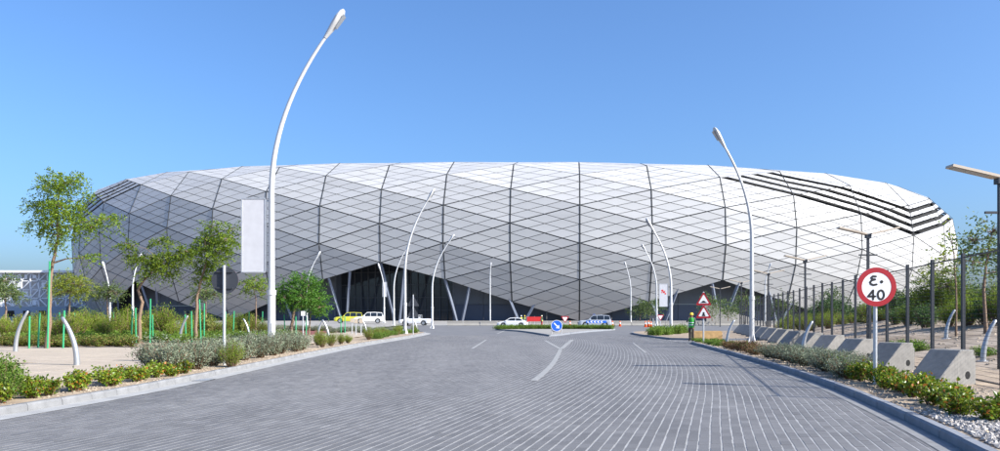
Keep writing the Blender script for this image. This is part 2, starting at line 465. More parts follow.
def frame_at(k):
    if k in _cache: return _cache[k]
    u = uk(k); x, y = plan_pt(u); x1, y1 = plan_pt(u - .6); x2, y2 = plan_pt(u + .6)
    tx, ty = x2 - x1, y2 - y1; l = math.hypot(tx, ty); nx, ny = ty / l, -tx / l
    r = (x * cth - y * sth + CX, x * sth + y * cth + CY, nx * cth - ny * sth, nx * sth + ny * cth)
    _cache[k] = r; return r
def surf(k, v, extra=0.0, zoff=0.0):
    x, y, nx, ny = frame_at(k)
    v = max(v, 0.0); i = min(int(v), 12); f = v - i
    inn = PIN[i] + (PIN[i + 1] - PIN[i]) * f + extra; z = PZ[i] + (PZ[i + 1] - PZ[i]) * f
    X, Y = x - nx * inn, y - ny * inn
    return Vector((X, Y, z * (1 - .00062 * (X + 29)) + zoff))
def vmin(k):
    a = (k + 3)
    a = abs(((a + 25) % 50) - 25)         # mirrored about the entrance, 50 ribs round
    t = [(0, 3), (3, 0), (5, 2), (7, 0), (9, 2), (11, 0), (14, 3), (17, 0), (20, 3), (23, 0), (25, 2)]
    return interp(t, a)
stad = empty('stadium', (CX, CY, 0)); SO = Vector((CX, CY, 0))
tag(stad, 'huge oval stadium clad in white diamond panels with dark seams', 'stadium')
def sbuild(mb, name, m, parent=stad, smooth=False):
    mb.v = [(x - CX, y - CY, z) for x, y, z in mb.v]
    return mb.build(name, m, parent, smooth)
back = MB(); lou_shade = MB(); lou_shade2 = MB(); ribs = {}; panels = []
NV = 12
def stripes_dir(k, v):
    """open louvre bands on the two shoulders"""
    j = k + 3; a = abs(j); vv = v
    p = (vv + a) / 2; q = (vv - a) / 2      # mirrored lattice about the entrance axis (rib -3): right side p lines
    return p, q
done = 0
for k in range(-28, 22):
    for v in range(0, NV - 1):
        if (k + v) % 2: continue
        if v < vmin(k) - 1e-6: continue
        # diamond: bottom (k,v) left (k-1,v+1) right (k+1,v+1) top (k,v+2)
        B, Lf, Rt, T = surf(k, v), surf(k - 1, v + 1), surf(k + 1, v + 1), surf(k, v + 2)
        nrm = ((Rt - Lf).cross(T - B)).normalized()
        bk = [q - nrm * .22 for q in (B, Rt, T, Lf)]
        ribs.setdefault(k, MB()).bar(B + nrm * .03, T + nrm * .03, .12, .10, up=nrm)
        ja = abs((k + 3)); right = k > -3
        sgn = 1 if right else -1
        for side in (-1, 1):
            corner = Lf if side < 0 else Rt
            # triangle (B, corner, T): 4 rows of small panels
            n_ = (corner - B).cross(T - B); n_ = n_.normalized()
            if side < 0: n_ = -n_
            if n_.dot(nrm) < 0: n_ = -n_
            # lattice coords: a along B->corner edge, b along corner->T (a>=b)
            def pt(a, b): return B + (corner - B) * (a / 4) + (T - corner) * (b / 4)
            kk = k + side * .5
            jk = (kk + 3) * sgn                     # signed distance on this half
            # which direction do dark louvre gaps run on this triangle
            lou = None
            jc = abs(k + 3)
            pj = (v + jc) / 2; qj = (v - jc) / 2
            aside = side * sgn                      # +1: outward half
            if jc >= 6 and abs(kk + 3) < 8 and abs(pj - 6.5) < .01 and v >= 5: lou = 'P'
            if abs(kk + 3) > 8 and jc <= 10 and abs(qj + 1.5) < .01 and v >= 5: lou = 'Q'
            ((lou_shade if k > -3 else lou_shade2) if lou else back).face([q_ - n_ * (1.1 if lou else .22) for q_ in ((B, corner, T) if side > 0 else (B, T, corner))])  # behind louvre gaps: a sheet coloured near-black to stand for their shade
            for a in range(4):
                for b in range(a + 1):
                    if b == a: quad = [pt(a, a), pt(a + 1, a), pt(a + 1, a + 1)]
                    else: quad = [pt(a, b), pt(a + 1, b), pt(a + 1, b + 1), pt(a, b + 1)]
                    panels.append((quad, n_, lou, aside, a, b))
def inset(quad, gaps):
    """move each edge i (i->i+1) inwards by gaps[i]"""
    n = len(quad); c = sum(quad, Vector()) / n; nn = (quad[1] - quad[0]).cross(quad[2] - quad[0]).normalized(); out = []
    lines_ = []
    for i in range(n):
        a, b = quad[i], quad[(i + 1) % n]; t = (b - a).normalized(); inward = nn.cross(t)
        if inward.dot(c - a) < 0: inward = -inward
        lines_.append((a + inward * gaps[i], t))
    for i in range(n):
        p0, t0 = lines_[i - 1]; p1, t1 = lines_[i]
        w = p1 - p0; cr = t0.cross(t1); den = cr.length_squared
        s = w.cross(t1).dot(cr) / den if den > 1e-9 else 0
        out.append(p0 + t0 * s)
    return out
G1, G2 = .062, .13
def cut(t, f=.42):
    A, B_, C_ = t
    return [A.lerp(B_, f), B_, C_, A.lerp(C_, f)]
pieces = []
for quad, n_, lou, aside, a, b in panels:
    tri = len(quad) == 3
    # edges: 0: pt(a,b)->pt(a+1,b) (row b line) ; 1: ->pt(a+1,b+1) (col a+1) ; 2.. ; tri: 2 is the rib
    if tri: g_ = [G2 if b == 0 else G1, G2 if a == 3 else G1, .17]
    else: g_ = [G2 if b == 0 else G1, G2 if a == 3 else G1, G1, G1]
    if lou:
        w = 1.0
        # outward half of a P diamond: gaps follow edges parallel to corner->T ; inward half: parallel to B->corner
        if lou == 'P':
            if aside > 0:
                # lines parallel to corner->T are edges 1 and 3 ; lower-left one is edge 3 (or none for tri)
                if not tri: g_[3] = w
                else: quad = cut(quad); g_ = [G1, .12, .17, .02]
            else: g_[0] = w
        else:
            if aside > 0: g_[0] = w
            else:
                if not tri: g_[3] = w
                else: quad = cut(quad); g_ = [G1, .12, .17, .02]
    q = inset(quad, g_)
    cpx = sum(q, Vector()) / len(q)
    front = n_.dot(Vector((0, 0, H)) - cpx)
    s_ = 0
    if front > 0 and not lou:
        pr = [(F * t.x / t.y, F * t.z / t.y) for t in q]
        ar = 0
        for i in range(len(pr)): ar += pr[i - 1][0] * pr[i][1] - pr[i][0] * pr[i - 1][1]
        if all(abs(t[0]) < 495 for t in pr): s_ = abs(ar) / 2
    pieces.append((s_, q, n_))
pieces.sort(key=lambda t: -t[0])
field = MB()
for i, (s_, q, n_) in enumerate(pieces):
    n = len(q); tilt = [rng.uniform(-.018, .018) for _ in q]
    top = [t + n_ * e for t, e in zip(q, tilt)]; bot = [t - n_ * .2 for t in q]
    nn = (top[1] - top[0]).cross(top[2] - top[0])
    if nn.dot(n_) < 0: top.reverse(); bot.reverse()
    fs_ = [tuple(range(n))] + [(j, n + j, n + (j + 1) % n, (j + 1) % n) for j in range(n)]
    if i < 300:
        c = sum(q, Vector()) / n; one = MB(); one.add([t - c for t in top] + [t - c for t in bot], fs_)
        one.build('facade_panel', M_face, stad, loc=c - SO)
    else: field.add(top + bot, fs_)
tag(sbuild(field, 'facade_panel_field', M_face), kind='stuff')
sbuild(back, 'facade_backing', M_back); sbuild(lou_shade, 'louvre_shade', M_holeshade); sbuild(lou_shade2, 'louvre_shade', M_holeshade)
for kk in sorted(ribs): sbuild(ribs[kk], 'rib_seam', M_back)
# roof from the last row of panels to the inner rim
rf = MB(); N_ = 100
for i in range(N_):
    k0 = -28 + 50 * i / N_; k1 = -28 + 50 * (i + 1) / N_
    prof = [(11.0, 0, -.25), (12.0, 0, -.15), (12.6, 8, -.1), (12.9, 25, .2), (12.9, 45, .4)]
    for (v0, e0, z0), (v1, e1, z1) in zip(prof, prof[1:]):
        rf.face([surf(k0, v0, e0, z0), surf(k1, v0, e0, z0), surf(k1, v1, e1, z1), surf(k0, v1, e1, z1)])
sbuild(rf, 'roof', M_roof, smooth=False)
# inner wall under the shell
def wpt(k, inn, z):
    x, y, nx, ny = frame_at(k); return Vector((x - nx * inn, y - ny * inn, z))
IN = 11.5
nseg = 0
k = -14.0
while k < 11.99:
    k1 = k + .5
    ent = -4.26 < k < -2.3
    if ent:
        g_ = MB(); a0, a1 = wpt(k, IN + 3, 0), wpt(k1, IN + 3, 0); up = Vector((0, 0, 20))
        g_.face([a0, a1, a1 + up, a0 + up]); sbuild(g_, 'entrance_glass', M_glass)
        mm = MB()
        for i in range(4):
            b0 = a0.lerp(a1, i / 4); n2 = (Vector((0, 0, H)) - b0); n2.z = 0; n2.normalize(); b0 = b0 + n2 * .25
            mm.bar(b0, b0 + up, .22)
        for zz in (3.2, 6.6, 10, 13.4):
            mm.bar(a0 + Vector((0, -.3, zz)), a1 + Vector((0, -.3, zz)), .18)
        sbuild(mm, 'mullion_frame', M_mull)
    else:
        a0, a1 = wpt(k, IN, 0), wpt(k1, IN, 0)
        t = (a1 - a0).normalized(); out = Vector((t.y, -t.x, 0)); e = .05
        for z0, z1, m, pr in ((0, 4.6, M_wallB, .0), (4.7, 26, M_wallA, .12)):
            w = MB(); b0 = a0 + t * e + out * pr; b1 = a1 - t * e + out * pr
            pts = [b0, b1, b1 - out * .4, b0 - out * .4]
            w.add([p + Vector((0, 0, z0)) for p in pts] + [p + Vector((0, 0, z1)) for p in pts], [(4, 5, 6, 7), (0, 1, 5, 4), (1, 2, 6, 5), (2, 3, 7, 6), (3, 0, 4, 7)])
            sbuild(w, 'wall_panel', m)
        if round(k * 2) % 5 == 0:
            d_ = MB(); b0 = a0.lerp(a1, .35) + out * .25; b1 = a0.lerp(a1, .55) + out * .25
            d_.box((b0 + b1) / 2 + Vector((0, 0, 1.6)), ((b1 - b0).length, .12, 3.0), math.atan2(t.y, t.x)); sbuild(d_, 'door', M_vcol)
    k = k1
for kk in (-4.03, -1.97):                                      # side cheeks of the entrance
    c_ = MB(); a, b = wpt(kk, IN - .2, 0), wpt(kk, IN + 4, 0); t = (b - a).normalized(); o_ = Vector((t.y, -t.x, 0)) * .2
    c_.add([a - o_, a + o_, b + o_, b - o_] + [p + Vector((0, 0, 22)) for p in (a - o_, a + o_, b + o_, b - o_)], [(0, 1, 5, 4), (1, 2, 6, 5), (2, 3, 7, 6), (3, 0, 4, 7), (4, 5, 6, 7)])
    sbuild(c_, 'entrance_cheek', M_wallA)
sf = MB()
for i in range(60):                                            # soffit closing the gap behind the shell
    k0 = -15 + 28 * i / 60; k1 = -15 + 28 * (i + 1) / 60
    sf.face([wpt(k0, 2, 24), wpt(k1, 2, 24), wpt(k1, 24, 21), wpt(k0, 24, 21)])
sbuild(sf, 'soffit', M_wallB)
for kk in (-9.0, -4.6, -3.72, -2.82, -1.82, -.86, 1.2, 2.05, 2.9, -7.7):
    foot = wpt(kk, 6.5, .1)
    v_ = MB()
    for dk in (-.20, .20):
        tp = surf(kk + dk, max(vmin(kk + dk), .3) + .25, .6); v_.bar(foot + Vector((dk * 3, 0, 0)), tp, .55, .55)
    sbuild(v_, 'v_column', M_vcol)

# ------------------------------------------------------------------ street lamps
def street_lamp(X, Y, Ht, lean, reach, label, z0=.12, banner=None, frac=.5, r=.12, group=None, dy=0.0):
    root = empty('street_lamp', (X, Y, z0)); tag(root, label, 'street lamp', group)
    hl = 1.15 * (r / .12) ** .6; full = Ht - z0; sl = math.atan2(2 * reach, full * (1 - frac)); reach -= hl * math.sin(sl); Hh = full - hl * math.cos(sl); zs = full * frac
    pts = [(0, 0, .05), (0, 0, 2.6)]; rad = [r * 1.12, r * 1.1]
    mb = MB(); mb.tube(pts, rad, 14); o = mb.build('pole_base', M_pole, root, smooth=True); smooth_by_angle(o)
    mb = MB(); mb.tube([(0, 0, 2.52), (0, 0, 2.74)], r * 1.32, 14); smooth_by_angle(mb.build('collar', M_pole, root))
    mb = MB(); mb.tube([(0, 0, .0), (0, 0, .03)], r * 2.2, 14); smooth_by_angle(mb.build('base_flange', M_pole, root))
    pts = [(0, 0, 2.6)]; rad = [r * .95]; n = 14
    for i in range(5): t = (i + 1) / 5; pts.append((0, 0, 2.6 + (zs - 2.6) * t)); rad.append(r * (.95 - .12 * t))
    for i in range(1, n + 1):
        t = i / n; pts.append((lean * reach * t ** 2.0, dy * t * t, zs + (Hh - zs) * t)); rad.append(r * (.83 - .38 * t))
    mb = MB(); mb.tube(pts, rad, 12); smooth_by_angle(mb.build('arm', M_pole, root))
    ad_ = MB(); ad_.box((0, -r * 1.08, 1.0), (r * .8, .03, .5)); ad_.build('access_door', M_galv, root)
    gs = MB()
    for a in range(4):
        an = a * math.pi / 2 + .5; c, s = math.cos(an), math.sin(an)
        gs.prism([(r, 0), (r * 2.3, 0), (r, r * 4.2)], lambda x, z: (c * x - s * .02, s * x + c * .02, z + .02), lambda x, z: (c * x + s * .02, s * x - c * .02, z + .02))
    gs.build('base_gusset', M_pole, root)
    a, b = Vector(pts[-2]), Vector(pts[-1]); t = (b - a).normalized(); side = Vector((0, 1, 0)); up = side.cross(t) * (1 if lean > 0 else -1)
    if up.z < 0: up = -up
    sec = [(-.12, .07, .06), (.05, .09, .08), (.35, .17, .11), (.65, .24, .12), (.9, .2, .09), (1.0, .1, .04)]
    hm = MB(); ring = []
    for s_, w, h_ in sec:
        c = b + t * (s_ * hl); ring.append([c + side * (w * hl * math.cos(q)) + up * (h_ * hl * math.sin(q)) for q in [2 * math.pi * i / 12 for i in range(12)]])
    hm.add([p for q in ring for p in q], [(i * 12 + j, i * 12 + (j + 1) % 12, (i + 1) * 12 + (j + 1) % 12, (i + 1) * 12 + j) for i in range(len(ring) - 1) for j in range(12)] + [tuple(range(11, -1, -1)), tuple(60 + i for i in range(12))])
    hd = smooth_by_angle(hm.build('lamp_head', M_pole, root), 50)
    ln = MB(); c = b + t * (.6 * hl) - up * (.115 * hl)
    ln.add([c + t * (x * hl) + side * (y * hl) - up * z for z in (0, .03) for x, y in ((-.26, -.1), (.26, -.16), (.26, .16), (-.26, .1))], [(3, 2, 1, 0), (4, 5, 6, 7), (0, 1, 5, 4), (1, 2, 6, 5), (2, 3, 7, 6), (3, 0, 4, 7)])
    ln.build('lens', M_lens, hd)
    if banner:
        x0_, x1_, za, zb, motif = banner
        bp = MB(); bp.box(((x0_ + x1_) / 2, 0, (za + zb) / 2), (abs(x1_ - x0_), .10, zb - za)); bn = bp.build('banner_panel', M_banner, root)
        fr = MB(); xm = max(x0_, x1_); xn = min(x0_, x1_)
        for xx in (xn, xm): fr.box((xx, 0, (za + zb) / 2), (.05, .14, zb - za + .05))
        for zz in (za, zb): fr.box(((xn + xm) / 2, 0, zz), (xm - xn + .05, .145, .05))
        fr.build('banner_frame', M_galv, bn)
        near_ = x1_ if abs(x1_) < abs(x0_) else x0_
        for zz in (za + .12, zb - .12, (za + zb) / 2):
            bk = MB(); bk.bar((0, 0, zz), (near_, 0, zz), .05); bk.build('banner_bracket', M_galv, root)
        if motif:
            mo = MB(); xc = (xn + xm) / 2; zc = za + (zb - za) * .62
            for dx, dz, rr in ((-.2, .3, .2), (.05, .05, .2), (.28, -.2, .15), (-.3, -.02, .1), (.2, .25, .07)):
                mo.prism([(rr * math.cos(q), rr * .8 * math.sin(q)) for q in [2 * math.pi * i / 10 for i in range(10)]], lambda x, z: (xc + dx + x, -.058, zc + dz + z), lambda x, z: (xc + dx + x, -.05, zc + dz + z))
            mo.build('banner_motif', M_redbar, bn)
    return root
street_lamp(-10.25, 35, 15.35, 1, 3.35, 'tall white curved street lamp carrying a blank white banner panel', banner=(-1.32, -.26, 3.55, 6.85, False), r=.155, frac=.47)
street_lamp(14.85, 46, 12.75, -1, 2.35, 'tall white curved street lamp standing between the concrete barriers and red-framed warning signs', r=.128, frac=.48)
street_lamp(-8.4, 69, 12.9, 1, 2.7, 'white curved street lamp beside the triangular sign backs, tallest of that cluster', r=.128, frac=.42)
street_lamp(-8.6, 99, 12.0, 1, 2.9, 'white curved street lamp on the kerb corner by the roundabout entry', r=.128, frac=.42)
street_lamp(-16.6, 122, 13.0, 1, 2.6, 'white curved street lamp in front of the pickup, near the glass entrance', r=.13, frac=.45)
street_lamp(-20.5, 138, 11.0, -1, 1.2, 'slim white street lamp with a small banner bending away from the road', r=.14, frac=.5, banner=(-.25, .45, 4.6, 7.2, False), z0=.5)
street_lamp(-28, 113, 11.0, 1, 2.1, 'white curved street lamp rising behind the dense green tree', r=.128, frac=.45, z0=.4)
street_lamp(-1.9, 150, 12.0, 1, .35, 'straight slim grey street lamp in front of the plain facade', r=.12, frac=.75)
street_lamp(15.35, 70, 10.4, -1, 2.35, 'white curved street lamp on the small corner island by the workman', r=.128, frac=.4)
street_lamp(24.9, 124, 13.1, -1, 2.5, 'white curved street lamp with red and white banner', r=.14, frac=.45, banner=(.45, 1.75, 3.1, 6.7, True), z0=.1)
street_lamp(26.5, 158, 12.7, -1, 1.4, 'grey curved street lamp before the low point of the shell', r=.14, frac=.5)
street_lamp(51, 150, 11.8, 1, 1.3, 'small grey street lamp beyond the mesh fence near the stairs', r=.14, frac=.6)
street_lamp(-56.5, 120, 11.2, 1, 1.5, 'white street lamp against the shaded end of the stadium', r=.16, frac=.5, z0=.4)
street_lamp(-62.5, 125, 10.4, -1, 1.3, 'white street lamp leaning away at the shaded end of the stadium', r=.15, frac=.35, z0=.4)
street_lamp(-71.8, 110, 10.6, 1, 1.2, 'white street lamp in front of the white lattice building', r=.15, frac=.5, z0=.4)

# dark masts with two wing luminaires behind the fence
def wing_lamp(X, Y, z0, top, label, grp, hl=1.5, cross=True):
    root = empty('wing_lamp', (X, Y, z0)); tag(root, label, 'lamp post', grp)
    h = top - z0
    mb = MB(); mb.bar((0, 0, 0), (0, 0, h), .11); mb.build('mast', M_darkpost, root)
    for s in (-1, 1):
        w = MB(); M = Matrix.Rotation(s * -R(13), 3, 'Y')
        w.box(M @ Vector((s * hl * .55, 0, 0)) + Vector((0, 0, h + .02)), (hl * .95, .40, .075), M=M); o = w.build('lamp_wing', M_tan, root)
        l = MB(); l.box(M @ Vector((s * hl * .62, 0, -.045)) + Vector((0, 0, h + .02)), (hl * .7, .30, .012), M=M); l.build('lens', M_lens, o)
    if cross:
        c = MB(); c.bar((-.45, 0, h - 1.0), (.45, 0, h - 1.0), .07); c.build('crossbar', M_darkpost, root)
    cp = MB(); cp.box((0, 0, h - .05), (.24, .24, .22)); cp.build('cap', M_darkpost, root)
    return root
for i, (x, y) in enumerate(((14.75, 23), (18.4, 39), (22.3, 57), (25.8, 75), (29.4, 95), (33, 117))):
    wing_lamp(x, y, zbank(x, y) - .05, 5.75, 'dark mast with two tan wing luminaires behind the fence, %s from the white gravel end' % ORD[i], 'wing lamps behind the fence')

# ------------------------------------------------------------------ security fence and its concrete blocks
def wire_mat():
    m = bpy.data.materials.new('fence_wire'); m.use_nodes = True; nt = m.node_tree; N = nt.nodes; L = nt.links
    b = N['Principled BSDF']; b.inputs['Base Color'].default_value = (.03, .034, .04, 1); b.inputs['Roughness'].default_value = .5
    tc = N.new('ShaderNodeTexCoord'); sp = N.new('ShaderNodeSeparateXYZ'); L.new(tc.outputs['Object'], sp.inputs[0])
    outs = []
    for ax, per, duty in (('Y', .076, .055), ('Z', .0254 * 4, .07)):
        a = N.new('ShaderNodeMath'); a.operation = 'DIVIDE'; L.new(sp.outputs[ax], a.inputs[0]); a.inputs[1].default_value = per
        f = N.new('ShaderNodeMath'); f.operation = 'FRACT'; L.new(a.outputs[0], f.inputs[0])
        c = N.new('ShaderNodeMath'); c.operation = 'LESS_THAN'; L.new(f.outputs[0], c.inputs[0]); c.inputs[1].default_value = duty; outs.append(c)
    mx = N.new('ShaderNodeMath'); mx.operation = 'MAXIMUM'; L.new(outs[0].outputs[0], mx.inputs[0]); L.new(outs[1].outputs[0], mx.inputs[1])
    tr = N.new('ShaderNodeBsdfTransparent'); ms = N.new('ShaderNodeMixShader')
    L.new(mx.outputs[0], ms.inputs[0]); L.new(tr.outputs[0], ms.inputs[1]); L.new(b.outputs[0], ms.inputs[2]); L.new(ms.outputs[0], N['Material Output'].inputs['Surface'])
    return m
M_wire = wire_mat()
fang = math.atan(.225)
fence = empty('security_fence', (FENCE(14.6), 14.6, .12)); tag(fence, 'tall dark wire mesh security fence with slim black posts on concrete blocks', 'fence')
fo = Vector(fence.location)
post = MB(); post.bar((0, 0, 0), (0, 0, 3.15), .075); post_me = post.mesh('fence_post', M_darkpost)
nfp = 32; sp_ = 2.3
pan = MB(); pan.face([(0, .06, .1), (0, sp_ / math.cos(fang) - .06, .1), (0, sp_ / math.cos(fang) - .06, 3.0), (0, .06, 3.0)]); pan_me = pan.mesh('mesh_panel', M_wire)
rail = MB()
rail.bar((0, .06, 0), (0, sp_ / math.cos(fang) - .06, 0), .03); rail_me = rail.mesh('panel_rail', M_darkpost)
for i in range(nfp):
    y = 14.6 + i * sp_; p = Vector((FENCE(y), y, .12)) - fo
    link('fence_post', post_me, fence, p + Vector((0, 0, rng.uniform(-.04, .04))))
    if i < nfp - 1:
        o = link('mesh_panel', pan_me, fence, p, rz=-fang); link('panel_rail', rail_me, o, (0, 0, 3.02)); link('panel_rail', rail_me, o, (0, 0, .08))
def barrier(x, y, rz, label, grp):
    root = empty('concrete_block', (x, y, .10)); root.scale = (.9, .9, .88); root.rotation_euler = (0, 0, rz); tag(root, label, 'concrete block', grp)
    D = .42
    poly = [(-1.05, 0), (-1.05, .14), (-.12, .93), (.42, .93), (.42, .80), (.50, .74), (.50, 0)]
    b = MB(); b.prism(poly, lambda a, z: (a, -D, z), lambda a, z: (a, D, z)); o = b.build('block_body', M_con, root)
    bm = bmesh.new(); bm.from_mesh(o.data); bmesh.ops.recalc_face_normals(bm, faces=bm.faces); bmesh.ops.bevel(bm, geom=list(bm.edges), offset=.018, segments=1, affect='EDGES'); bm.to_mesh(o.data); bm.free()
    h = MB(); h.prism([(.15 + .105 * math.cos(q), .27 + .105 * math.sin(q)) for q in [2 * math.pi * i / 16 for i in range(16)]], lambda a, z: (a, -D - .004, z), lambda a, z: (a, -D + .02, z)); h.build('lifting_hole_shade', M_holeshade, root)  # no recess: a black disc painted as the shade inside the lifting hole
    k = MB(); k.box((.55, 0, .62), (.09, .5, .12)); k.build('post_clamp', M_darkpost, root)
    return root
bproto = None
for i in range(13):
    y = 18.2 + i * 4.6; x = FENCE(y) - .72
    lab = 'grey concrete wedge block under the security fence, %s from the white gravel end' % ORD[i]
    if bproto is None: bproto = remember(barrier(x, y, R(27), lab, 'concrete blocks under the security fence'))
    else:
        c = copy_tree(bproto); c['label'] = lab; c.location = (x, y, .10 + rng.uniform(-.02, .01)); c.rotation_euler.z = R(27) + rng.uniform(-.06, .06)
# pale tan stone block by the workman
tb = MB(); tb.box((0, 0, .32), (1.85, .7, .64)); o = tb.build('stone_block', M_tanblock, None, loc=(13.15, 50.2 - .5, .1))
bm = bmesh.new(); bm.from_mesh(o.data); bmesh.ops.bevel(bm, geom=list(bm.edges), offset=.05, segments=2, affect='EDGES'); bm.to_mesh(o.data); bm.free()
tag(o, 'low tan stone block behind the workman by the warning signs', 'stone block')

# ------------------------------------------------------------------ signs
def disc(mb, r, y0, y1, zc, n=40, xc=0.0, r_in=0.0):
    if r_in == 0: mb.prism([(xc + r * math.cos(q), zc + r * math.sin(q)) for q in [2 * math.pi * i / n for i in range(n)]], lambda a, z: (a, y0, z), lambda a, z: (a, y1, z))
    else:
        ang = [2 * math.pi * i / n for i in range(n)]
        vs_ = []
        for q in ang:
            c, s = math.cos(q), math.sin(q)
            vs_ += [(xc + r * c, y0, zc + r * s), (xc + r_in * c, y0, zc + r_in * s), (xc + r * c, y1, zc + r * s), (xc + r_in * c, y1, zc + r_in * s)]
        fs_ = []
        for i in range(n):
            a = i * 4; b = ((i + 1) % n) * 4
            fs_ += [(a, b, b + 1, a + 1), (a, a + 2, b + 2, b), (a + 1, b + 1, b + 3, a + 3)]
        mb.add(vs_, fs_)
def stroke(mb, pts, w, y, xc, zc, s):
    """flat painted stroke as connected quads with round ends"""
    pts = [(xc + p[0] * s, zc + p[1] * s) for p in pts]; w *= s
    for a, b in zip(pts, pts[1:]):
        t = Vector((b[0] - a[0], b[1] - a[1])); l = t.length
        if l < 1e-6: continue
        t /= l; n = Vector((-t.y, t.x)) * (w / 2)
        mb.face([(a[0] - n.x, y, a[1] - n.y), (b[0] - n.x, y, b[1] - n.y), (b[0] + n.x, y, b[1] + n.y), (a[0] + n.x, y, a[1] + n.y)])
    for i, p in enumerate(pts):
        mb.face([(p[0] + w / 2 * math.cos(q), y - .0004 * (i % 3 + 1), p[1] + w / 2 * math.sin(q)) for q in [2 * math.pi * j / 12 for j in range(12)]])
# speed limit sign
sg = empty('speed_sign', (8.68, 18.0, .12), R(-2)); tag(sg, 'round red-bordered speed limit sign reading 40 on a grey post', 'road sign')
mb = MB(); mb.tube([(0, .05, 0), (0, .05, 2.7)], .045, 12); smooth_by_angle(mb.build('post', M_galv, sg))
zc = 2.37 - .12
mb = MB(); disc(mb, .45, 0, -.02, zc); pl = mb.build('sign_plate', M_white, sg)
mb = MB(); disc(mb, .45, -.024, -.021, zc, r_in=.335); mb.build('red_ring', M_red, pl)
dg = MB(); yy = -.0245
z40 = zc - .155
stroke(dg, [(.55, .0), (.55, 1.0), (0.0, .32), (.78, .32)], .23, yy, -.19, zc - .285, .205)
stroke(dg, [(.36 + .34 * math.cos(q), .5 + .5 * math.sin(q)) for q in [2 * math.pi * i / 18 for i in range(19)]], .23, yy, .025, zc - .285, .205)
zA = zc + .035                                            # Arabic-Indic digits
stroke(dg, [(.62, .95), (.30, .98), (.14, .80), (.30, .66), (.55, .64), (.20, .55), (.02, .34), (.10, .14), (.36, .04), (.70, .10)], .22, yy, -.15, zA, .215)
stroke(dg, [(0, 0), (.06, .06), (.0, .12), (-.06, .06), (0, 0)], .24, yy, .115, zA + .07, .215)
dg.build('digits', M_black, pl)
# back of a round sign on the left
sg = empty('round_sign', (-8.82, 25.0, .12)); tag(sg, 'round grey sign seen from behind on a silver post in the saltbush', 'road sign')
mb = MB(); mb.tube([(0, -.06, 0), (0, -.06, 3.2)], .048, 12); smooth_by_angle(mb.build('post', M_galv, sg))
mb = MB(); disc(mb, .43, .02, .0, 2.72); pl = mb.build('sign_plate', M_signback, sg)
for zz in (2.48, 3.0):
    mb = MB(); mb.box((0, -.025, zz), (.52, .04, .05)); mb.build('bracket', M_signback, sg)
mb = MB(); disc(mb, .43, .024, .021, 2.72, r_in=.33); mb.build('face_ring', M_red, pl)
mb = MB(); disc(mb, .33, .0245, .0215, 2.72); mb.build('face_disc', M_white, pl)
# triangles
def tri(mb, w, zc_, y0, y1, up=1):
    h = w * .866; rr = w * .06
    pts = []
    for cx_, cz_, a0 in ((0, h * .62, 90), (-w / 2, -h * .38, 210), (w / 2, -h * .38, 330)):
        ccx, ccz = cx_ * (1 - .14), cz_ * (1 - .14)
        for i in range(-2, 3): pts.append((ccx + rr * math.cos(R(a0 + i * 30)), up * (ccz + rr * math.sin(R(a0 + i * 30))) ))
    mb.prism([(p[0], p[1] + zc_) for p in pts], lambda a, z: (a, y0, z), lambda a, z: (a, y1, z))
def tri_sign(root, w, zc_, up, sym=None, yb=0.0, facing=-1):
    mb = MB(); tri(mb, w, zc_, yb, yb + facing * .02, up); pl = mb.build('sign_plate', M_red if facing < 0 else M_signback, root)
    if facing < 0:
        mb = MB(); tri(mb, w * .66, zc_ + .01 * up, yb - .0245, yb - .021, up); mb.build('white_field', M_white, pl)
        if sym:
            s = MB(); sc_ = w * .34
            s.face([(p[0] * sc_, yb - .027, zc_ - w * .18 + p[1] * sc_) for p in sym]); s.build('symbol', M_black, pl)
    else:
        mb = MB(); tri(mb, w * .97, zc_, yb + .0245, yb + .021, up); mb.build('face_field', M_white, pl)
    return pl
hump = [(-.62, 0), (.62, 0), (.62, .12), (.42, .14)] + [(.36 * math.cos(R(a)), .14 + .30 * math.sin(R(a))) for a in range(15, 180, 15)] + [(-.42, .14), (-.62, .12)]
narrow = [(-.34, -.05), (.34, -.05), (.34, .15), (.2, .3), (.2, .6), (.12, .75), (-.12, .75), (-.2, .6), (-.2, .3), (-.34, .15)]
sg = empty('warning_sign', (11.9, 45.6, .12), R(-8)); tag(sg, 'post with two red triangular warning signs beside the workman', 'road sign')
mb = MB(); mb.tube([(0, .05, 0), (0, .05, 3.0)], .045, 12); smooth_by_angle(mb.build('post', M_galv, sg))
tri_sign(sg, .86, 2.50, 1, hump); tri_sign(sg, .86, 1.74, 1, narrow)
sg = empty('warning_sign', (-6.9 - .5, 66.5, .12)); tag(sg, 'post with two grey triangular sign backs beside the parked pickup', 'road sign')
mb = MB(); mb.tube([(0, -.06, 0), (0, -.06, 3.4)], .045, 10); smooth_by_angle(mb.build('post', M_galv, sg))
tri_sign(sg, 1.0, 2.75, 1, None, 0, 1); tri_sign(sg, 1.0, 1.85, 1, None, 0, 1)
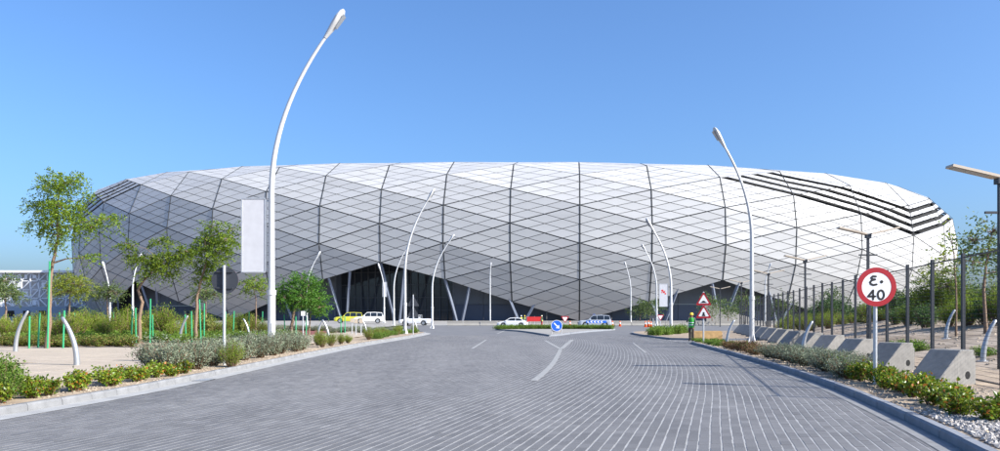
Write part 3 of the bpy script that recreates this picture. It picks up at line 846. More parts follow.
# keep right
kx, ky = (556.7 - 500) / F * 68.5, 68.5
sg = empty('keep_right_sign', (kx, ky, .12)); tag(sg, 'round blue keep right arrow sign on the splitter island nose', 'road sign')
for s in (-1, 1):
    mb = MB(); mb.tube([(s * .42, .04, 0), (s * .42, .04, .75)], .03, 8); mb.build('leg', M_galv, sg)
mb = MB(); mb.box((0, .04, .42), (.84, .02, .5)); mb.build('white_board', M_tan, sg)
mb = MB(); disc(mb, .5, 0, -.02, .72); pl = mb.build('sign_plate', M_blue, sg)
mb = MB(); disc(mb, .5, -.024, -.021, .72, r_in=.465); mb.build('white_ring', M_white, pl)
a = MB(); y_ = -.026
dq = lambda u, w: (u * .7071 + w * .7071, y_, .72 - u * .7071 + w * .7071)
a.face([dq(-.34, -.05), dq(.08, -.05), dq(.08, .05), dq(-.34, .05)]); a.face([dq(.08, -.2), dq(.34, 0), dq(.08, .2)]); a.build('arrow', M_white, pl)
# yield signs
def yield_sign(px, d, w, zc_, label, facing=-1):
    g_ = empty('yield_sign', ((px - 500) / F * d, d, .1)); tag(g_, label, 'road sign')
    mb = MB(); mb.tube([(0, -facing * .05, 0), (0, -facing * .05, zc_)], .045, 8); mb.build('post', M_galv, g_)
    tri_sign(g_, w, zc_, -1, None, 0, facing); return g_
yield_sign(565, 96, .95, 1.25, 'red and white yield triangle beside the hedge on the island')
yield_sign(660.5, 112, .95, 1.45, 'red and white yield triangle near the orange cones')
yield_sign(653, 98, 1.0, 1.3, 'grey back of a yield triangle in front of the orange cones', 1)

# ------------------------------------------------------------------ curved steel bollards
def bollard(px, py, d, h, label, rz=0.0, lean=-1):
    x = (px - 500) / F * d
    r_ = MB(); pts = []; rad = []
    for i in range(11):
        t = i / 10; pts.append((lean * h * .30 * t ** 2.2, 0, h * t)); rad.append(.095 * (1 - .42 * t))
    e = pts[-1]; pts.append((e[0] + lean * .03, 0, e[2] + .02)); rad.append(.02)
    r_.tube(pts, rad, 14)
    root = empty('curved_bollard', (x, d, .14), rz); tag(root, label, 'bollard', 'curved steel bollards along the footpath')
    smooth_by_angle(r_.build('shaft', M_silver, root), 50)
    b = MB(); b.tube([(0, 0, -.02), (0, 0, .035)], .19, 16); b.build('base_ring', M_galv, root)
    return root
LBL = 'silver steel bollard shaped like a curved tusk beside the beige footpath'
for px, py, d, h, ln in ((77, 370, 24.2, 1.50, -1), (15.5, 356, 33.5, 1.75, 1), (180, 342, 47, 1.55, 1), (249, 338, 56, 1.35, -1), (329, 343, 48, 1.30, -1), (318, 338, 57, 1.25, 1), (417, 333, 76, 1.2, -1), (404, 331, 88, 1.2, 1), (366.5, 339, 63, 1.35, -1)):
    bollard(px, py, d, h, LBL, 0, ln)
for px, d in ((727, 43.5), (690 + 113, 34.0), (983, 25.5), (946, 37)):
    b = bollard(px, 0, d, 1.35, 'silver tusk bollard standing among the concrete fence blocks', R(180), -1)
    b['group'] = 'curved bollards by the fence'
    b.location.z = .1 if px < 900 else zbank(b.location.x, d)

# ------------------------------------------------------------------ foliage
def leaf_face(mb, c, size, asp=.45, rnd=rng, droop=0.0, up=None):
    a = Vector((rnd.gauss(0, 1), rnd.gauss(0, 1), rnd.gauss(0, .8) - droop)).normalized()
    if up is not None: a = (a + up).normalized()
    b = a.cross(Vector((rnd.gauss(0, 1), rnd.gauss(0, 1), rnd.gauss(0, 1)))).normalized()
    n = a.cross(b); l = size * rnd.uniform(.7, 1.3); w = l * asp / 2
    p = [c, c + a * l * .5 + b * w + n * l * .06, c + a * l, c + a * l * .5 - b * w + n * l * .06]
    mb.face(p)
def rnd_ball(rnd):
    while True:
        v = Vector((rnd.uniform(-1, 1), rnd.uniform(-1, 1), rnd.uniform(-1, 1)))
        if v.length < 1: return v
def shrub_mesh(name, w, h, nleaf, size, asp, mats_, seed, stems=10, style='dome', z0=.06):
    rnd = random.Random(seed); lf = MB(); st = MB()
    tips = []
    for i in range(stems):
        an = rnd.uniform(0, 2 * math.pi); rr = w / 2 * math.sqrt(rnd.random()); hh = h * (rnd.uniform(.65, 1.05)) * (1 - .35 * (rr / (w / 2)) ** 2)
        tip = Vector((rr * math.cos(an), rr * math.sin(an), hh)); base = Vector((rr * .18 * math.cos(an), rr * .18 * math.sin(an), -.03)); tips.append((base, tip))
        st.tube([base, base.lerp(tip, .5) + Vector((0, 0, .05 * h)), tip], [.014 * h + .004, .010 * h + .003, .004], 4, cap=False)
    per = nleaf // stems
    for base, tip in tips:
        mid = base.lerp(tip, .5) + Vector((0, 0, .05 * h))
        for _ in range(per):
            t = rnd.uniform(.28, 1.03) if style != 'tuft' else rnd.uniform(.1, 1.0)
            p = mid.lerp(tip, (t - .5) * 2) if t > .5 else base.lerp(mid, t * 2)
            p = p + rnd_ball(rnd) * (w * .155 if style != 'tuft' else w * .06)
            p.z = max(p.z, z0 * h)
            up = Vector((0, 0, 1.1)) if style in ('spiky', 'tuft') else Vector((0, 0, .35))
            leaf_face(lf, p, size, asp, rnd, up=up)
    return lf.mesh(name + '_foliage', mats_[0]), st.mesh(name + '_stem', mats_[1])
ML_silver = leaf_mat('leaf_silver', (.125, .155, .085), (.27, .30, .21), .25, .7)
ML_green = leaf_mat('leaf_carissa', (.055, .13, .010), (.25, .30, .025), .35, .35, accent=(.40, .15, .03), acc=.9)
ML_lime = leaf_mat('leaf_lime', (.09, .18, .010), (.27, .33, .024), .4)
ML_olive = leaf_mat('leaf_olive', (.07, .11, .015), (.19, .22, .035), .3, accent=(.24, .13, .05), acc=.86)
ML_grass = leaf_mat('leaf_groundcover', (.06, .14, .012), (.17, .25, .03), .35)
ML_brown = leaf_mat('leaf_brown', (.10, .05, .03), (.22, .12, .05), .25, accent=(.12, .15, .03), acc=.8)
ML_dark = leaf_mat('leaf_dark', (.03, .075, .02), (.09, .16, .035), .3)
ML_flower = leaf_mat('leaf_wild', (.11, .16, .03), (.25, .28, .06), .3, accent=(.55, .48, .16), acc=.88)
ML_tree = leaf_mat('leaf_acacia', (.065, .14, .010), (.22, .29, .02), .4)
ML_tree2 = leaf_mat('leaf_acacia_yellow', (.14, .20, .02), (.30, .34, .04), .35)
ML_tree3 = leaf_mat('leaf_dense', (.035, .12, .012), (.12, .26, .025), .35)
ML_tree4 = leaf_mat('leaf_bank', (.06, .11, .03), (.17, .22, .07), .35)
SH = {
 'saltbush': [shrub_mesh('saltbush', 1.15, .85, 2600, .062, .42, (ML_silver, M_stem), 10 + i, 46) for i in range(4)],
 'green_shrub': [shrub_mesh('green_shrub', .72, .50, 620, .085, .62, (ML_green, M_stem), 20 + i, 18) for i in range(5)],
 'lime_bush': [shrub_mesh('lime_bush', 1.0, 1.0, 2900, .06, .28, (ML_lime, M_stem), 30 + i, 50, 'spiky') for i in range(3)],
 'olive_shrub': [shrub_mesh('olive_shrub', 1.0, .6, 1100, .09, .45, (ML_olive, M_stem), 40 + i, 26) for i in range(3)],
 'ground_cover': [shrub_mesh('ground_cover', 1.3, .38, 1200, .085, .5, (ML_grass, M_stem), 50 + i, 30) for i in range(3)],
 'brown_shrub': [shrub_mesh('brown_shrub', 1.0, .55, 1000, .08, .45, (ML_brown, M_stem), 60 + i, 26) for i in range(2)],
 'wild_plant': [shrub_mesh('wild_plant', .9, 1.5, 900, .12, .45, (ML_flower, M_stem), 70 + i, 14, 'tuft') for i in range(3)],
 'dark_bush': [shrub_mesh('dark_bush', 1.0, .9, 1500, .085, .4, (ML_dark, M_stem), 80 + i, 30) for i in range(3)],
 'salvia_bush': [shrub_mesh('salvia_bush', 1.1, 1.1, 2600, .075, .5, (ML_grass, M_stem), 90 + i, 34) for i in range(2)],
}
def shrub(kind, x, y, s, label, cat, grp, z=None, sz=None):
    f, st = rng.choice(SH[kind]); z = zleft(x, y) if z is None else z
    root = empty(kind, (x, y, z), rng.uniform(0, 6.28)); s = s * rng.uniform(.88, 1.14)
    root.scale = (s, s * rng.uniform(.92, 1.08), (sz or s) * rng.uniform(.92, 1.08)); tag(root, label, cat, grp)
    link('foliage', f, root); link('stem', st, root)
    return root
# left kerb bed
for i in range(19):
    d = 14.2 + i * .42 + rng.uniform(-.1, .1)
    x = XL(d) - .5 - rng.uniform(0, .3) - (i % 3 == 1) * .6
    shrub('green_shrub', x, d, .74, 'small glossy green shrub with yellow tips behind the pale left kerb', 'shrub', 'green shrubs behind the left kerb')
for d, x, s in ((15.1, -9.65, .85), (15.9, -10.25, .8), (14.5, -9.2, .55)):
    shrub('salvia_bush', x, d, s, 'taller bushy green plant at the near end of the left kerb bed', 'shrub', 'tall green plants in the left kerb bed')
for i in range(20):
    d = 21.6 + i * .80 + rng.uniform(-.15, .15); x = XL(d) - .85 - (i % 2) * .75 - rng.uniform(0, .25)
    shrub('saltbush', x, d, 1.08, 'silver grey saltbush in the dense row behind the left kerb', 'shrub', 'saltbushes behind the left kerb')
for px, d, s in ((232, 24.2, .8), (322, 39.5, .75), (331, 41, .7), (341, 43.5, .7), (348, 45.5, .65), (318, 41.5, .7)):
    shrub('lime_bush', (px - 500) / F * d, d, s, 'round lime green bush beside the left kerb', 'shrub', 'lime bushes by the left kerb')
for i in range(16):
    d = 52 + i * 1.5; x = XL(d) - .9 - rng.uniform(0, 1.2)
    shrub('ground_cover' if i % 3 else 'lime_bush', x, d, .8, 'low bright green plant on the narrow end of the left kerb bed', 'shrub', 'low plants at the end of the left bed', z=.12)
# the big planting area left of the path
for i in range(30):
    px = 5 + i * 4.3 + rng.uniform(-2, 2); d = 39.5 + rng.uniform(0, 3.5)
    shrub('olive_shrub', (px - 500) / F * d, d, 1.05, 'low olive brown shrub in the thick row along the branch path', 'shrub', 'olive shrubs along the branch path', sz=.85)
for i in range(60):
    px = 20 + i * 4.3 + rng.uniform(-3, 3); d = rng.uniform(46, 60)
    x = (px - 500) / F * d
    if x > -15.9: continue
    shrub('ground_cover', x, d, 1.15, 'low bright green ground cover clump in the big left planting area', 'shrub', 'ground cover clumps in the left planting area')
for px, d, s, k_ in ((165, 60, 2.3, 'lime_bush'), (150, 66, 1.8, 'lime_bush'), (78, 55, 2.0, 'lime_bush'), (95, 58, 1.8, 'lime_bush'), (115, 57, 1.9, 'lime_bush'), (128, 64, 2.2, 'lime_bush'), (52, 60, 1.8, 'lime_bush'), (30, 58, 1.6, 'lime_bush'), (238, 62, 1.9, 'lime_bush'), (215, 66, 1.7, 'lime_bush'), (262, 64, 1.5, 'lime_bush'), (8, 52, 1.6, 'lime_bush'), (188, 60, 1.5, 'lime_bush'), (62, 50, 1.5, 'lime_bush'), (104, 51, 1.4, 'lime_bush'), (140, 52, 1.3, 'lime_bush'), (175, 53, 1.3, 'lime_bush'), (228, 56, 1.3, 'lime_bush'), (20, 50, 1.5, 'lime_bush'), (85, 66, 2.3, 'lime_bush'), (40, 68, 2.2, 'lime_bush'), (198, 70, 2.2, 'lime_bush'), (250, 68, 1.9, 'lime_bush')):
    shrub(k_, (px - 500) / F * d, d, s, 'big rounded yellow green bush in the left planting area', 'bush', 'rounded bushes in the left planting area')
for i in range(46):
    px = rng.uniform(0, 262); d = rng.uniform(56, 84)
    shrub('wild_plant', (px - 500) / F * d, d, rng.uniform(.8, 1.3), 'loose upright plant with pale yellow flowers in the left planting area', 'plant', 'flowering plants in the left planting area')
for i in range(46):
    px = rng.uniform(272, 402); d = rng.uniform(79, 83) if px < 330 else rng.uniform(70, 82)
    x = (px - 500) / F * d
    if x > XL(d) - 1.5: continue
    shrub('saltbush', x, d, 1.1, 'pale silver shrub in the drift beyond the red mulch', 'shrub', 'silver shrubs beyond the mulch', z=zleft(x, d), sz=.62)
for i in range(26):
    px = 268 + rng.uniform(0, 78); d = rng.uniform(58, 64); x = (px - 500) / F * d
    if x > -15.9: continue
    shrub('ground_cover', x, d, 1.0, 'low bright green ground cover clump before the red mulch', 'shrub', 'ground cover before the mulch')
# splitter island hedge, corner island
for i in range(36):
    px = 499 + i * 3.2; d = 95.0 - .015 * (i - 18) ** 2 * .4
    shrub('ground_cover', (px - 500) / F * d, d, 1.0, 'clump of the low clipped green hedge on the splitter island', 'hedge plant', 'hedge on the splitter island', z=.12, sz=1.15)
for px, d in ((652, 64), (656, 65), (661, 66), (664, 64.5), (667, 66), (672, 68), (677, 68), (657, 63), (680, 70), (684, 72)):
    shrub('ground_cover', (px - 500) / F * d, d, .9, 'low green bush on the small corner island', 'shrub', 'bushes on the corner island', z=.12, sz=1.6)
# right kerb bed
for i in range(60):
    d = 11.7 + i * .185 + rng.uniform(-.1, .1); x = XR(d) + .75 + rng.uniform(0, .4) + (i % 3) * .62
    if x > FENCE(d) - 1.9: continue
    shrub('green_shrub', x, d, .80, 'small glossy green shrub with red tips behind the dark right kerb', 'shrub', 'green shrubs behind the right kerb', z=.12)
for i in range(17):
    d = 19.8 + i * .62; x = XR(d) + .7 + rng.uniform(0, .3) + (i % 2) * .7
    shrub('saltbush', x, d, .92, 'silver grey saltbush beyond the speed limit sign', 'shrub', 'saltbushes behind the right kerb', z=.12, sz=.68)
for i in range(9):
    d = 31.5 + i * .85; x = XR(d) + .6 + (i % 2) * .6
    shrub('brown_shrub', x, d, .75, 'low rusty brown shrub behind the right kerb', 'shrub', 'brown shrubs behind the right kerb', z=.12)
for i in range(14):
    d = 41 + i * .62; x = XR(min(d, 47)) + .6 + (i % 3) * .5
    shrub('ground_cover', x, d, .6, 'tiny bright green ground cover tuft at the right kerb corner', 'shrub', 'ground cover at the right kerb corner', z=.11, sz=.5)
# scrub behind the fence
for i in range(44):
    px = rng.uniform(772, 905); d = rng.uniform(64, 92); x = (px - 500) / F * d
    shrub(rng.choice(['lime_bush', 'olive_shrub']), x, d, rng.uniform(1.0, 1.7), 'dusty green scrub bush on the ground behind the security fence', 'bush', 'scrub behind the fence', z=zbank(x, d) - .05)
for i in range(26):
    px = rng.uniform(815, 905); d = rng.uniform(100, 125); x = (px - 500) / F * d
    shrub('dark_bush', x, d, rng.uniform(2.6, 4.2), 'large dark green bush in front of the lower stadium end', 'bush', 'large bushes below the stadium end', z=.3)
for px, d, s in ((925, 46, 1.6), (950, 44, 1.5), (968, 43, 1.7), (985, 42, 1.6), (1000, 41, 1.8), (1010, 40, 1.6), (908, 52, 1.5), (895, 56, 1.6), (975, 55, 2.2), (1002, 54, 2.4), (955, 58, 2.2), (1015, 50, 2.2)):
    x = (px - 500) / F * d
    shrub('dark_bush' if px % 2 else 'lime_bush', x, d, s, 'dusty green bush on the slope of the earth bank under the trees', 'bush', 'bushes on the earth bank', z=zbank(x, d) - .08)
for px, d, s in ((905, 33, .8), (912, 34, .8), (919, 33, .8), (985, 27, .8), (898, 36, .8)):
    x = (px - 500) / F * d
    shrub('ground_cover', x, d, s, 'green tuft just behind the fence on the bank', 'shrub', 'tufts behind the fence', z=zbank(x, d))

# trees
def crown_leaves(mb, clusters, nleaf, size, asp, rnd, droop=.3, clump=14, spray=1.0):
    tot = sum(c[3] * c[4] * c[5] for c in clusters) or 1
    tw = []
    for cx, cy, cz, rx, ry, rz in clusters:
        n = max(4, int(nleaf * (rx * ry * rz) ** .8 / sum((q[3] * q[4] * q[5]) ** .8 for q in clusters)))
        nt = max(3, n // clump)
        for _ in range(nt):
            v = rnd_ball(rnd); v = v * (.55 + .45 * rnd.random()) if rnd.random() < .4 else v.normalized() * rnd.uniform(.62, 1.08)
            s = Vector((cx + v.x * rx, cy + v.y * ry, cz + v.z * rz))
            dirn = (Vector((v.x, v.y, v.z * .6 - droop * rnd.random())) + rnd_ball(rnd) * .6).normalized()
            ln = size * rnd.uniform(2.5, 5.5) * spray; tw.append((Vector((cx, cy, cz)), s))
            for i in range(clump):
                t = i / clump; p = s + dirn * ln * t + Vector((0, 0, -droop * ln * .5 * t * t)) + rnd_ball(rnd) * size * .5
                leaf_face(mb, p, size, asp, rnd, up=dirn * .5)
    return tw
def tree(name, label, base, trunk, r0, clusters, nleaf, size, asp, lm, seed, grp=None, droop=.3, twig=.25, clump=14, spray=1.0):
    rnd = random.Random(seed); root = empty(name, base); tag(root, label, 'tree', grp)
    b = Vector(base); tr = [Vector(p) - b for p in trunk]; cl = [(Vector(c[:3]) - b, c[3:]) for c in clusters]
    mb = MB(); n = len(tr); sm = []
    for i in range(n - 1):                                     # smooth the trunk line a little
        for t in (0, .33, .66): sm.append(tr[i].lerp(tr[i + 1], t) + rnd_ball(rnd) * r0 * .35 * (1 if i + t > 0 else 0))
    sm.append(tr[-1])
    rad = [max(r0 * (1 - .72 * i / (len(sm) - 1)), .012) for i in range(len(sm))]; rad[0] *= 1.25
    mb.tube(sm, rad, 9)
    lf = MB(); tw = crown_leaves(lf, [(c.x, c.y, c.z, *r) for c, r in cl], nleaf, size, asp, rnd, droop, clump, spray)
    for c, r in cl:                                            # a limb to every clump
        j = min(range(len(sm)), key=lambda i: (sm[i] - c).length + (sm[i].z > c.z) * 2 + .2 * (len(sm) - i))
        a = sm[j]; m_ = a.lerp(c, .5) + rnd_ball(rnd) * .12 * (c - a).length + Vector((0, 0, .06 * (c - a).length))
        rr = min(rad[j] * .7, r0 * .5); mb.tube([a, a.lerp(m_, .5), m_, c], [rr, rr * .8, rr * .6, rr * .3], 6, cap=False)
    for c, s in tw:
        if rnd.random() < twig: mb.tube([c.lerp(s, .1), c.lerp(s, .55) + rnd_ball(rnd) * .05, s], [.018 * r0 / .09, .012 * r0 / .09, .005], 4, cap=False)
    smooth_by_angle(mb.build('trunk', M_trunk, root), 60); lf.build('crown', lm, root)
    return root
def pc(px, py, d, rx, ry, dd=0.0, ryy=None):
    p = P(px, py, d + dd); s = d / F; return (p.x, p.y, p.z, rx * s, (ryy or (rx + ry) / 2) * s, ry * s)
def base_at(px, d, z=None):
    x = (px - 500) / F * d; return (x, d, zleft(x, d) - .05 if z is None else z)
# tall young acacia at the left
d = 37.0
tree('acacia_tree', 'tall slender young tree with an airy feathery crown at the left', base_at(47, d), [base_at(47, d), P(50, 310, d), P(50, 280, d), P(55, 255, d), P(58, 235, d + .2), P(56, 212, d), P(60, 190, d)], .11,
     [pc(48, 186, d, 8, 7, .3), pc(66, 183, d, 9, 9, -.4), pc(42, 205, d, 9, 8, .6), pc(60, 207, d, 10, 9, -.6), pc(36, 221, d, 7, 4, -.2), pc(54, 226, d, 10, 6, .5), pc(73, 213, d, 8, 6, .2), pc(82, 198, d, 5, 6, .3), pc(56, 243, d, 6, 4, -.3), pc(72, 229, d, 7, 5, -.5), pc(106, 219, d, 10, 4, -.6), pc(92, 227, d, 9, 4, .1), pc(88, 257, d, 7, 3, .4), pc(50, 175, d, 5, 4, 0), pc(78, 178, d, 5, 5, .2), pc(46, 233, d, 6, 4, .2)],
     10000, .13, .40, ML_tree, 5, clump=18, droop=.5, spray=1.15, twig=.12)
d = 46.0
tree('acacia_tree', 'leaning young tree with crooked trunk tied to green stakes', base_at(140, d), [base_at(140, d), P(139, 320, d), P(142, 302, d), P(138, 290, d), P(144, 280, d), P(152, 270, d), P(163, 262, d)], .12,
     [pc(150, 260, d, 9, 5, .3), pc(163, 262, d, 10, 6, -.3), pc(177, 256, d, 10, 5, .2), pc(136, 256, d, 8, 4, .4), pc(126, 244, d, 5, 5, -.2), pc(160, 243, d, 7, 5, .5), pc(170, 272, d, 7, 4, .5), pc(186, 251, d, 7, 4, -.2), pc(147, 272, d, 6, 4, -.5)],
     6600, .14, .42, ML_tree, 6, clump=18, droop=.5, spray=1.1, twig=.12)
d = 47.0
tree('acacia_tree', 'upright young tree with yellow green sprays beside the round sign back', base_at(196, d), [base_at(196, d), P(196, 320, d), P(197, 300, d), P(200, 285, d), P(204, 272, d), P(207, 258, d), P(205, 240, d)], .11,
     [pc(210, 238, d, 10, 6, .3), pc(226, 240, d, 9, 6, -.3), pc(200, 249, d, 8, 6, .3), pc(212, 226, d, 6, 5, .2), pc(218, 253, d, 10, 6, -.5), pc(206, 267, d, 9, 6, .4), pc(233, 229, d, 5, 4, 0), pc(214, 278, d, 6, 4, .2), pc(201, 279, d, 5, 4, .2)],
     7400, .14, .42, ML_tree, 8, clump=18, droop=.5, spray=1.1, twig=.12)
d = 62.0
tree('umbrella_acacia', 'small flat-topped yellow green tree between stakes left of the stadium', base_at(70, d), [base_at(68, d), P(69, 312, d), P(70, 302, d), P(70, 292, d)], .10,
     [pc(60, 287, d, 11, 7, .3), pc(78, 284, d, 11, 7, -.3), pc(69, 280, d, 12, 7, .4), pc(70, 292, d, 14, 5, -.3), pc(88, 290, d, 7, 4, .2)], 5200, .15, .36, ML_tree2, 9, clump=12)
d = 70.0
tree('dark_tree', 'small dark green tree in front of the lattice building', base_at(4, d), [base_at(5, d), P(6, 310, d), P(5, 296, d)], .12,
     [pc(2, 290, d, 12, 9, .2), pc(12, 294, d, 8, 7, -.3), pc(5, 281, d, 9, 6, .3), pc(-8, 288, d, 9, 8, .1)], 3800, .19, .42, ML_tree4, 11)
d = 75.0
tree('dark_tree', 'small green tree in front of the left dark archway', base_at(107, d), [base_at(107, d), P(108, 310, d), P(107, 298, d)], .11,
     [pc(100, 294, d, 10, 5, .2), pc(113, 292, d, 11, 6, -.3), pc(107, 289, d, 9, 4, .2)], 3000, .17, .42, ML_tree4, 12)
d = 66.0
tree('small_tree', 'small thin green tree behind the round sign back', base_at(256, d), [base_at(256, d), P(256, 315, d), P(256, 300, d), P(254, 286, d)], .08,
     [pc(250, 287, d, 9, 6, .2), pc(262, 290, d, 8, 6, -.2), pc(256, 280, d, 7, 5, .2), pc(244, 283, d, 6, 4, .2)], 1800, .16, .4, ML_tree, 13)
tree('small_tree', 'thin staked tree left of the big banner lamp', base_at(206, 70), [base_at(206, 70), P(206, 312, 70), P(206, 292, 70)], .08,
     [pc(204, 291, 70, 10, 6, .2), pc(214, 294, 70, 8, 5, -.2), pc(196, 296, 70, 7, 4, .2)], 1800, .17, .4, ML_tree4, 14)
d = 60.0
tree('round_tree', 'dense bright green round-headed tree in the red mulch', base_at(300, d), [base_at(291, d), P(292, 325, d), P(294, 312, d), P(299, 300, d), P(302, 290, d)], .15,
     [pc(292, 288, d, 13, 9, .4), pc(308, 284, d, 12, 9, -.3), pc(300, 279, d, 11, 6, .3), pc(286, 299, d, 12, 7, -.3), pc(303, 298, d, 13, 8, -.8), pc(318, 299, d, 10, 8, .2), pc(300, 304, d, 12, 5, .6), pc(283, 293, d, 8, 6, .2), pc(321, 307, d, 7, 5, -.2), pc(312, 293, d, 10, 8, .5)], 9500, .15, .42, ML_tree3, 15, twig=.1)
tree('round_tree', 'slim companion stem with green leaves beside the round-headed tree', base_at(309, 61), [base_at(309, 61), P(310, 320, 61), P(311, 305, 61)], .07,
     [pc(313, 305, 61, 10, 6, .2), pc(320, 311, 61, 7, 4, .2), pc(309, 300, 61, 8, 6, -.2)], 1700, .15, .42, ML_tree3, 16)
# trees on the right bank
def bz(px, d): x = (px - 500) / F * d; return (x, d, zbank(x, d) - .08)
d = 50.0
tree('feathery_tree', 'wide feathery olive green tree on the earth bank behind the fence', bz(941, d), [bz(941, d), P(941, 305, d), P(939, 290, d)], .13,
     [pc(930, 290, d, 17, 14, .3), pc(948, 285, d, 17, 14, -.6), pc(925, 303, d, 16, 12, .5), pc(945, 305, d, 18, 12, .3), pc(960, 295, d, 13, 12, .4), pc(938, 275, d, 12, 8, .2), pc(915, 298, d, 10, 9, 0)], 13000, .16, .3, ML_tree, 17, twig=.15, droop=.5)
tree('small_tree', 'dark rounded tree behind the fence next to the speed limit sign', bz(891, 60), [bz(891, 60), P(891, 308, 60), P(891, 300, 60)], .12,
     [pc(886, 303, 60, 8, 7, .2), pc(896, 301, 60, 9, 8, -.2), pc(891, 296, 60, 7, 5, .1)], 2600, .17, .42, ML_dark, 18)
d = 36.0
tree('sparse_tree', 'sparse-leaved tree with dark twigs at the top of the bank', bz(985, d), [bz(986, d), P(984, 290, d), P(986, 265, d), P(990, 242, d)], .09,
     [pc(975, 240, d, 13, 10, .3), pc(992, 232, d, 13, 10, -.3), pc(985, 255, d, 14, 9, .5), pc(1004, 250, d, 12, 12, .2), pc(972, 262, d, 10, 8, -.4), pc(998, 272, d, 12, 9, .3), pc(985, 222, d, 8, 5, .1), pc(963, 250, d, 6, 5, .2)], 1500, .17, .5, ML_tree4, 19, twig=.8, clump=6, droop=.2)
tree('sparse_tree', 'thin reddish-stemmed sapling with few yellow leaves beside the bank tree', bz(956, 38), [bz(956, 38), P(956, 285, 38), P(954, 255, 38), P(949, 228, 38)], .05,
     [pc(944, 258, 38, 8, 8, .2), pc(953, 240, 38, 5, 8, -.2), pc(960, 262, 38, 6, 8, .2), pc(934, 270, 38, 8, 8, .3), pc(950, 220, 38, 3, 4, .1)], 420, .16, .5, ML_tree2, 20, twig=.7, clump=5)
for px, d_, s_ in ((745, 135, 1.0), (712, 140, .9), (728, 150, .8), (829, 128, 1.1), (783, 140, .9), (650, 150, .85), (640, 152, .8)):
    x = (px - 500) / F * d_
    tree('background_tree', 'small loose green tree standing before the dark base of the stadium', (x, d_, .2), [(x, d_, .2), (x, d_, 1.6 * s_), (x + .2, d_, 3.4 * s_)], .12,
         [(x - .8, d_ + .2, 3.4 * s_, 1.3 * s_, 1.3 * s_, 1.2 * s_), (x + .9, d_ - .2, 3.9 * s_, 1.3 * s_, 1.2 * s_, 1.3 * s_), (x, d_, 5.0 * s_, 1.1 * s_, 1.1 * s_, 1.0 * s_)], 1300, .3, .4, ML_tree4, int(px), 'trees before the stadium base', twig=.2)

# green stakes around the young trees
stk = MB(); stk.tube([(0, 0, 0), (0, 0, 1.75)], .034, 8)
stk_me = stk.mesh('tree_stake', M_greenstake)
for px, d_, h in ((38, 37.4, 1.75), (29, 36.6, 1.6), (63, 36.8, 1.9), (47.5, 36.7, 4.2), (131, 46.4, 2.0), (136, 45.2, 2.1), (150, 45.0, 2.6), (153, 46.6, 1.7), (192, 46.3, 1.9), (201, 46.2, 2.6), (204, 47.6, 2.4), (225, 54, 1.9), (233, 55, 2.0), (186, 47.8, 1.7), (285, 60.5, 1.7), (296, 59.2, 1.6), (60, 61.5, 1.9), (75, 62.6, 1.9), (113, 74.5, 1.9), (102, 75.3, 1.9), (262, 65.5, 2.0), (249, 66.4, 2.0), (341, 70, 1.7), (345, 70.6, 1.6), (306, 60.4, 1.6)):
    x = (px - 500) / F * d_
    o = link('tree_stake', stk_me, None, (x, d_, zleft(x, d_) - .04)); o.scale = (1.25, 1.25, h / 1.75)
    o.rotation_euler = (rng.uniform(-.04, .04), rng.uniform(-.05, .05), 0)
    tag(o, 'green painted wooden stake supporting a young tree in the left planting area', 'stake', 'green tree stakes')
# little electric pillar and posts in the left area
for px, d_, h in ((303, 58, 1.75), (356, 62, 1.2), (361, 62.5, 1.2), (352, 66, 1.2)):
    x = (px - 500) / F * d_; r_ = empty('marker_post', (x, d_, zleft(x, d_))); tag(r_, 'slim grey marker post with a small box on top near the red mulch', 'post', 'marker posts near the mulch')
    mb = MB(); mb.tube([(0, 0, 0), (0, 0, h)], .045, 8); mb.build('shaft', M_galv, r_)
    mb = MB(); mb.box((0, 0, h), (.26, .12, .34)); mb.build('head_box', M_white if px == 303 else M_tan, r_)

# white gravel on the right verge
gr = MB(); rnd = random.Random(3)
for i in range(3600):
    y = rnd.uniform(9.2, 13.4); x = XR(y) + .25 + rnd.random() ** 1.0 * 1.9
    if rnd.random() < sstep(11.6, 13.4, y) or x > FENCE(y) - .8: continue
    s = rnd.uniform(.018, .05); c = Vector((x, y, .12 + s * .35)); M = Matrix.Rotation(rnd.uniform(0, 6.28), 3, Vector((rnd.gauss(0, 1), rnd.gauss(0, 1), rnd.gauss(0, 1))).normalized())
    pts = [Vector((1, 0, 0)), Vector((-1, .1, 0)), Vector((.1, 1, 0)), Vector((0, -1, .2)), Vector((0, .1, .75)), Vector((.1, 0, -.75))]
    gr.add([c + M @ (p * s * rnd.uniform(.8, 1.2)) for p in pts], [(0, 2, 4), (2, 1, 4), (1, 3, 4), (3, 0, 4), (2, 0, 5), (1, 2, 5), (3, 1, 5), (0, 3, 5)])
M_gravel = mat('white_gravel', (.36, .335, .31), .9, island=.3, var=.1, scale=8)
tag(gr.build('gravel', M_gravel), 'loose white gravel on the verge behind the right kerb', 'gravel', kind='stuff')
gr = MB()
for i in range(5200):
    y = rnd.uniform(10.5, 50); x = XR(min(y, 47)) + .2 + rnd.random() * max(1.0, (FENCE(y) - XR(min(y, 47)) - .6)); s = rnd.uniform(.012, .05)
    c = Vector((x, y, .12 + s * .2))
    gr.add([c + Vector((rnd.uniform(-s, s), -s, 0)), c + Vector((s, 0, 0)), c + Vector((0, s, 0)), c + Vector((-s, rnd.uniform(-s, s) * .5, 0)), c + Vector((0, 0, s * .7))], [(0, 1, 4), (1, 2, 4), (2, 3, 4), (3, 0, 4)])
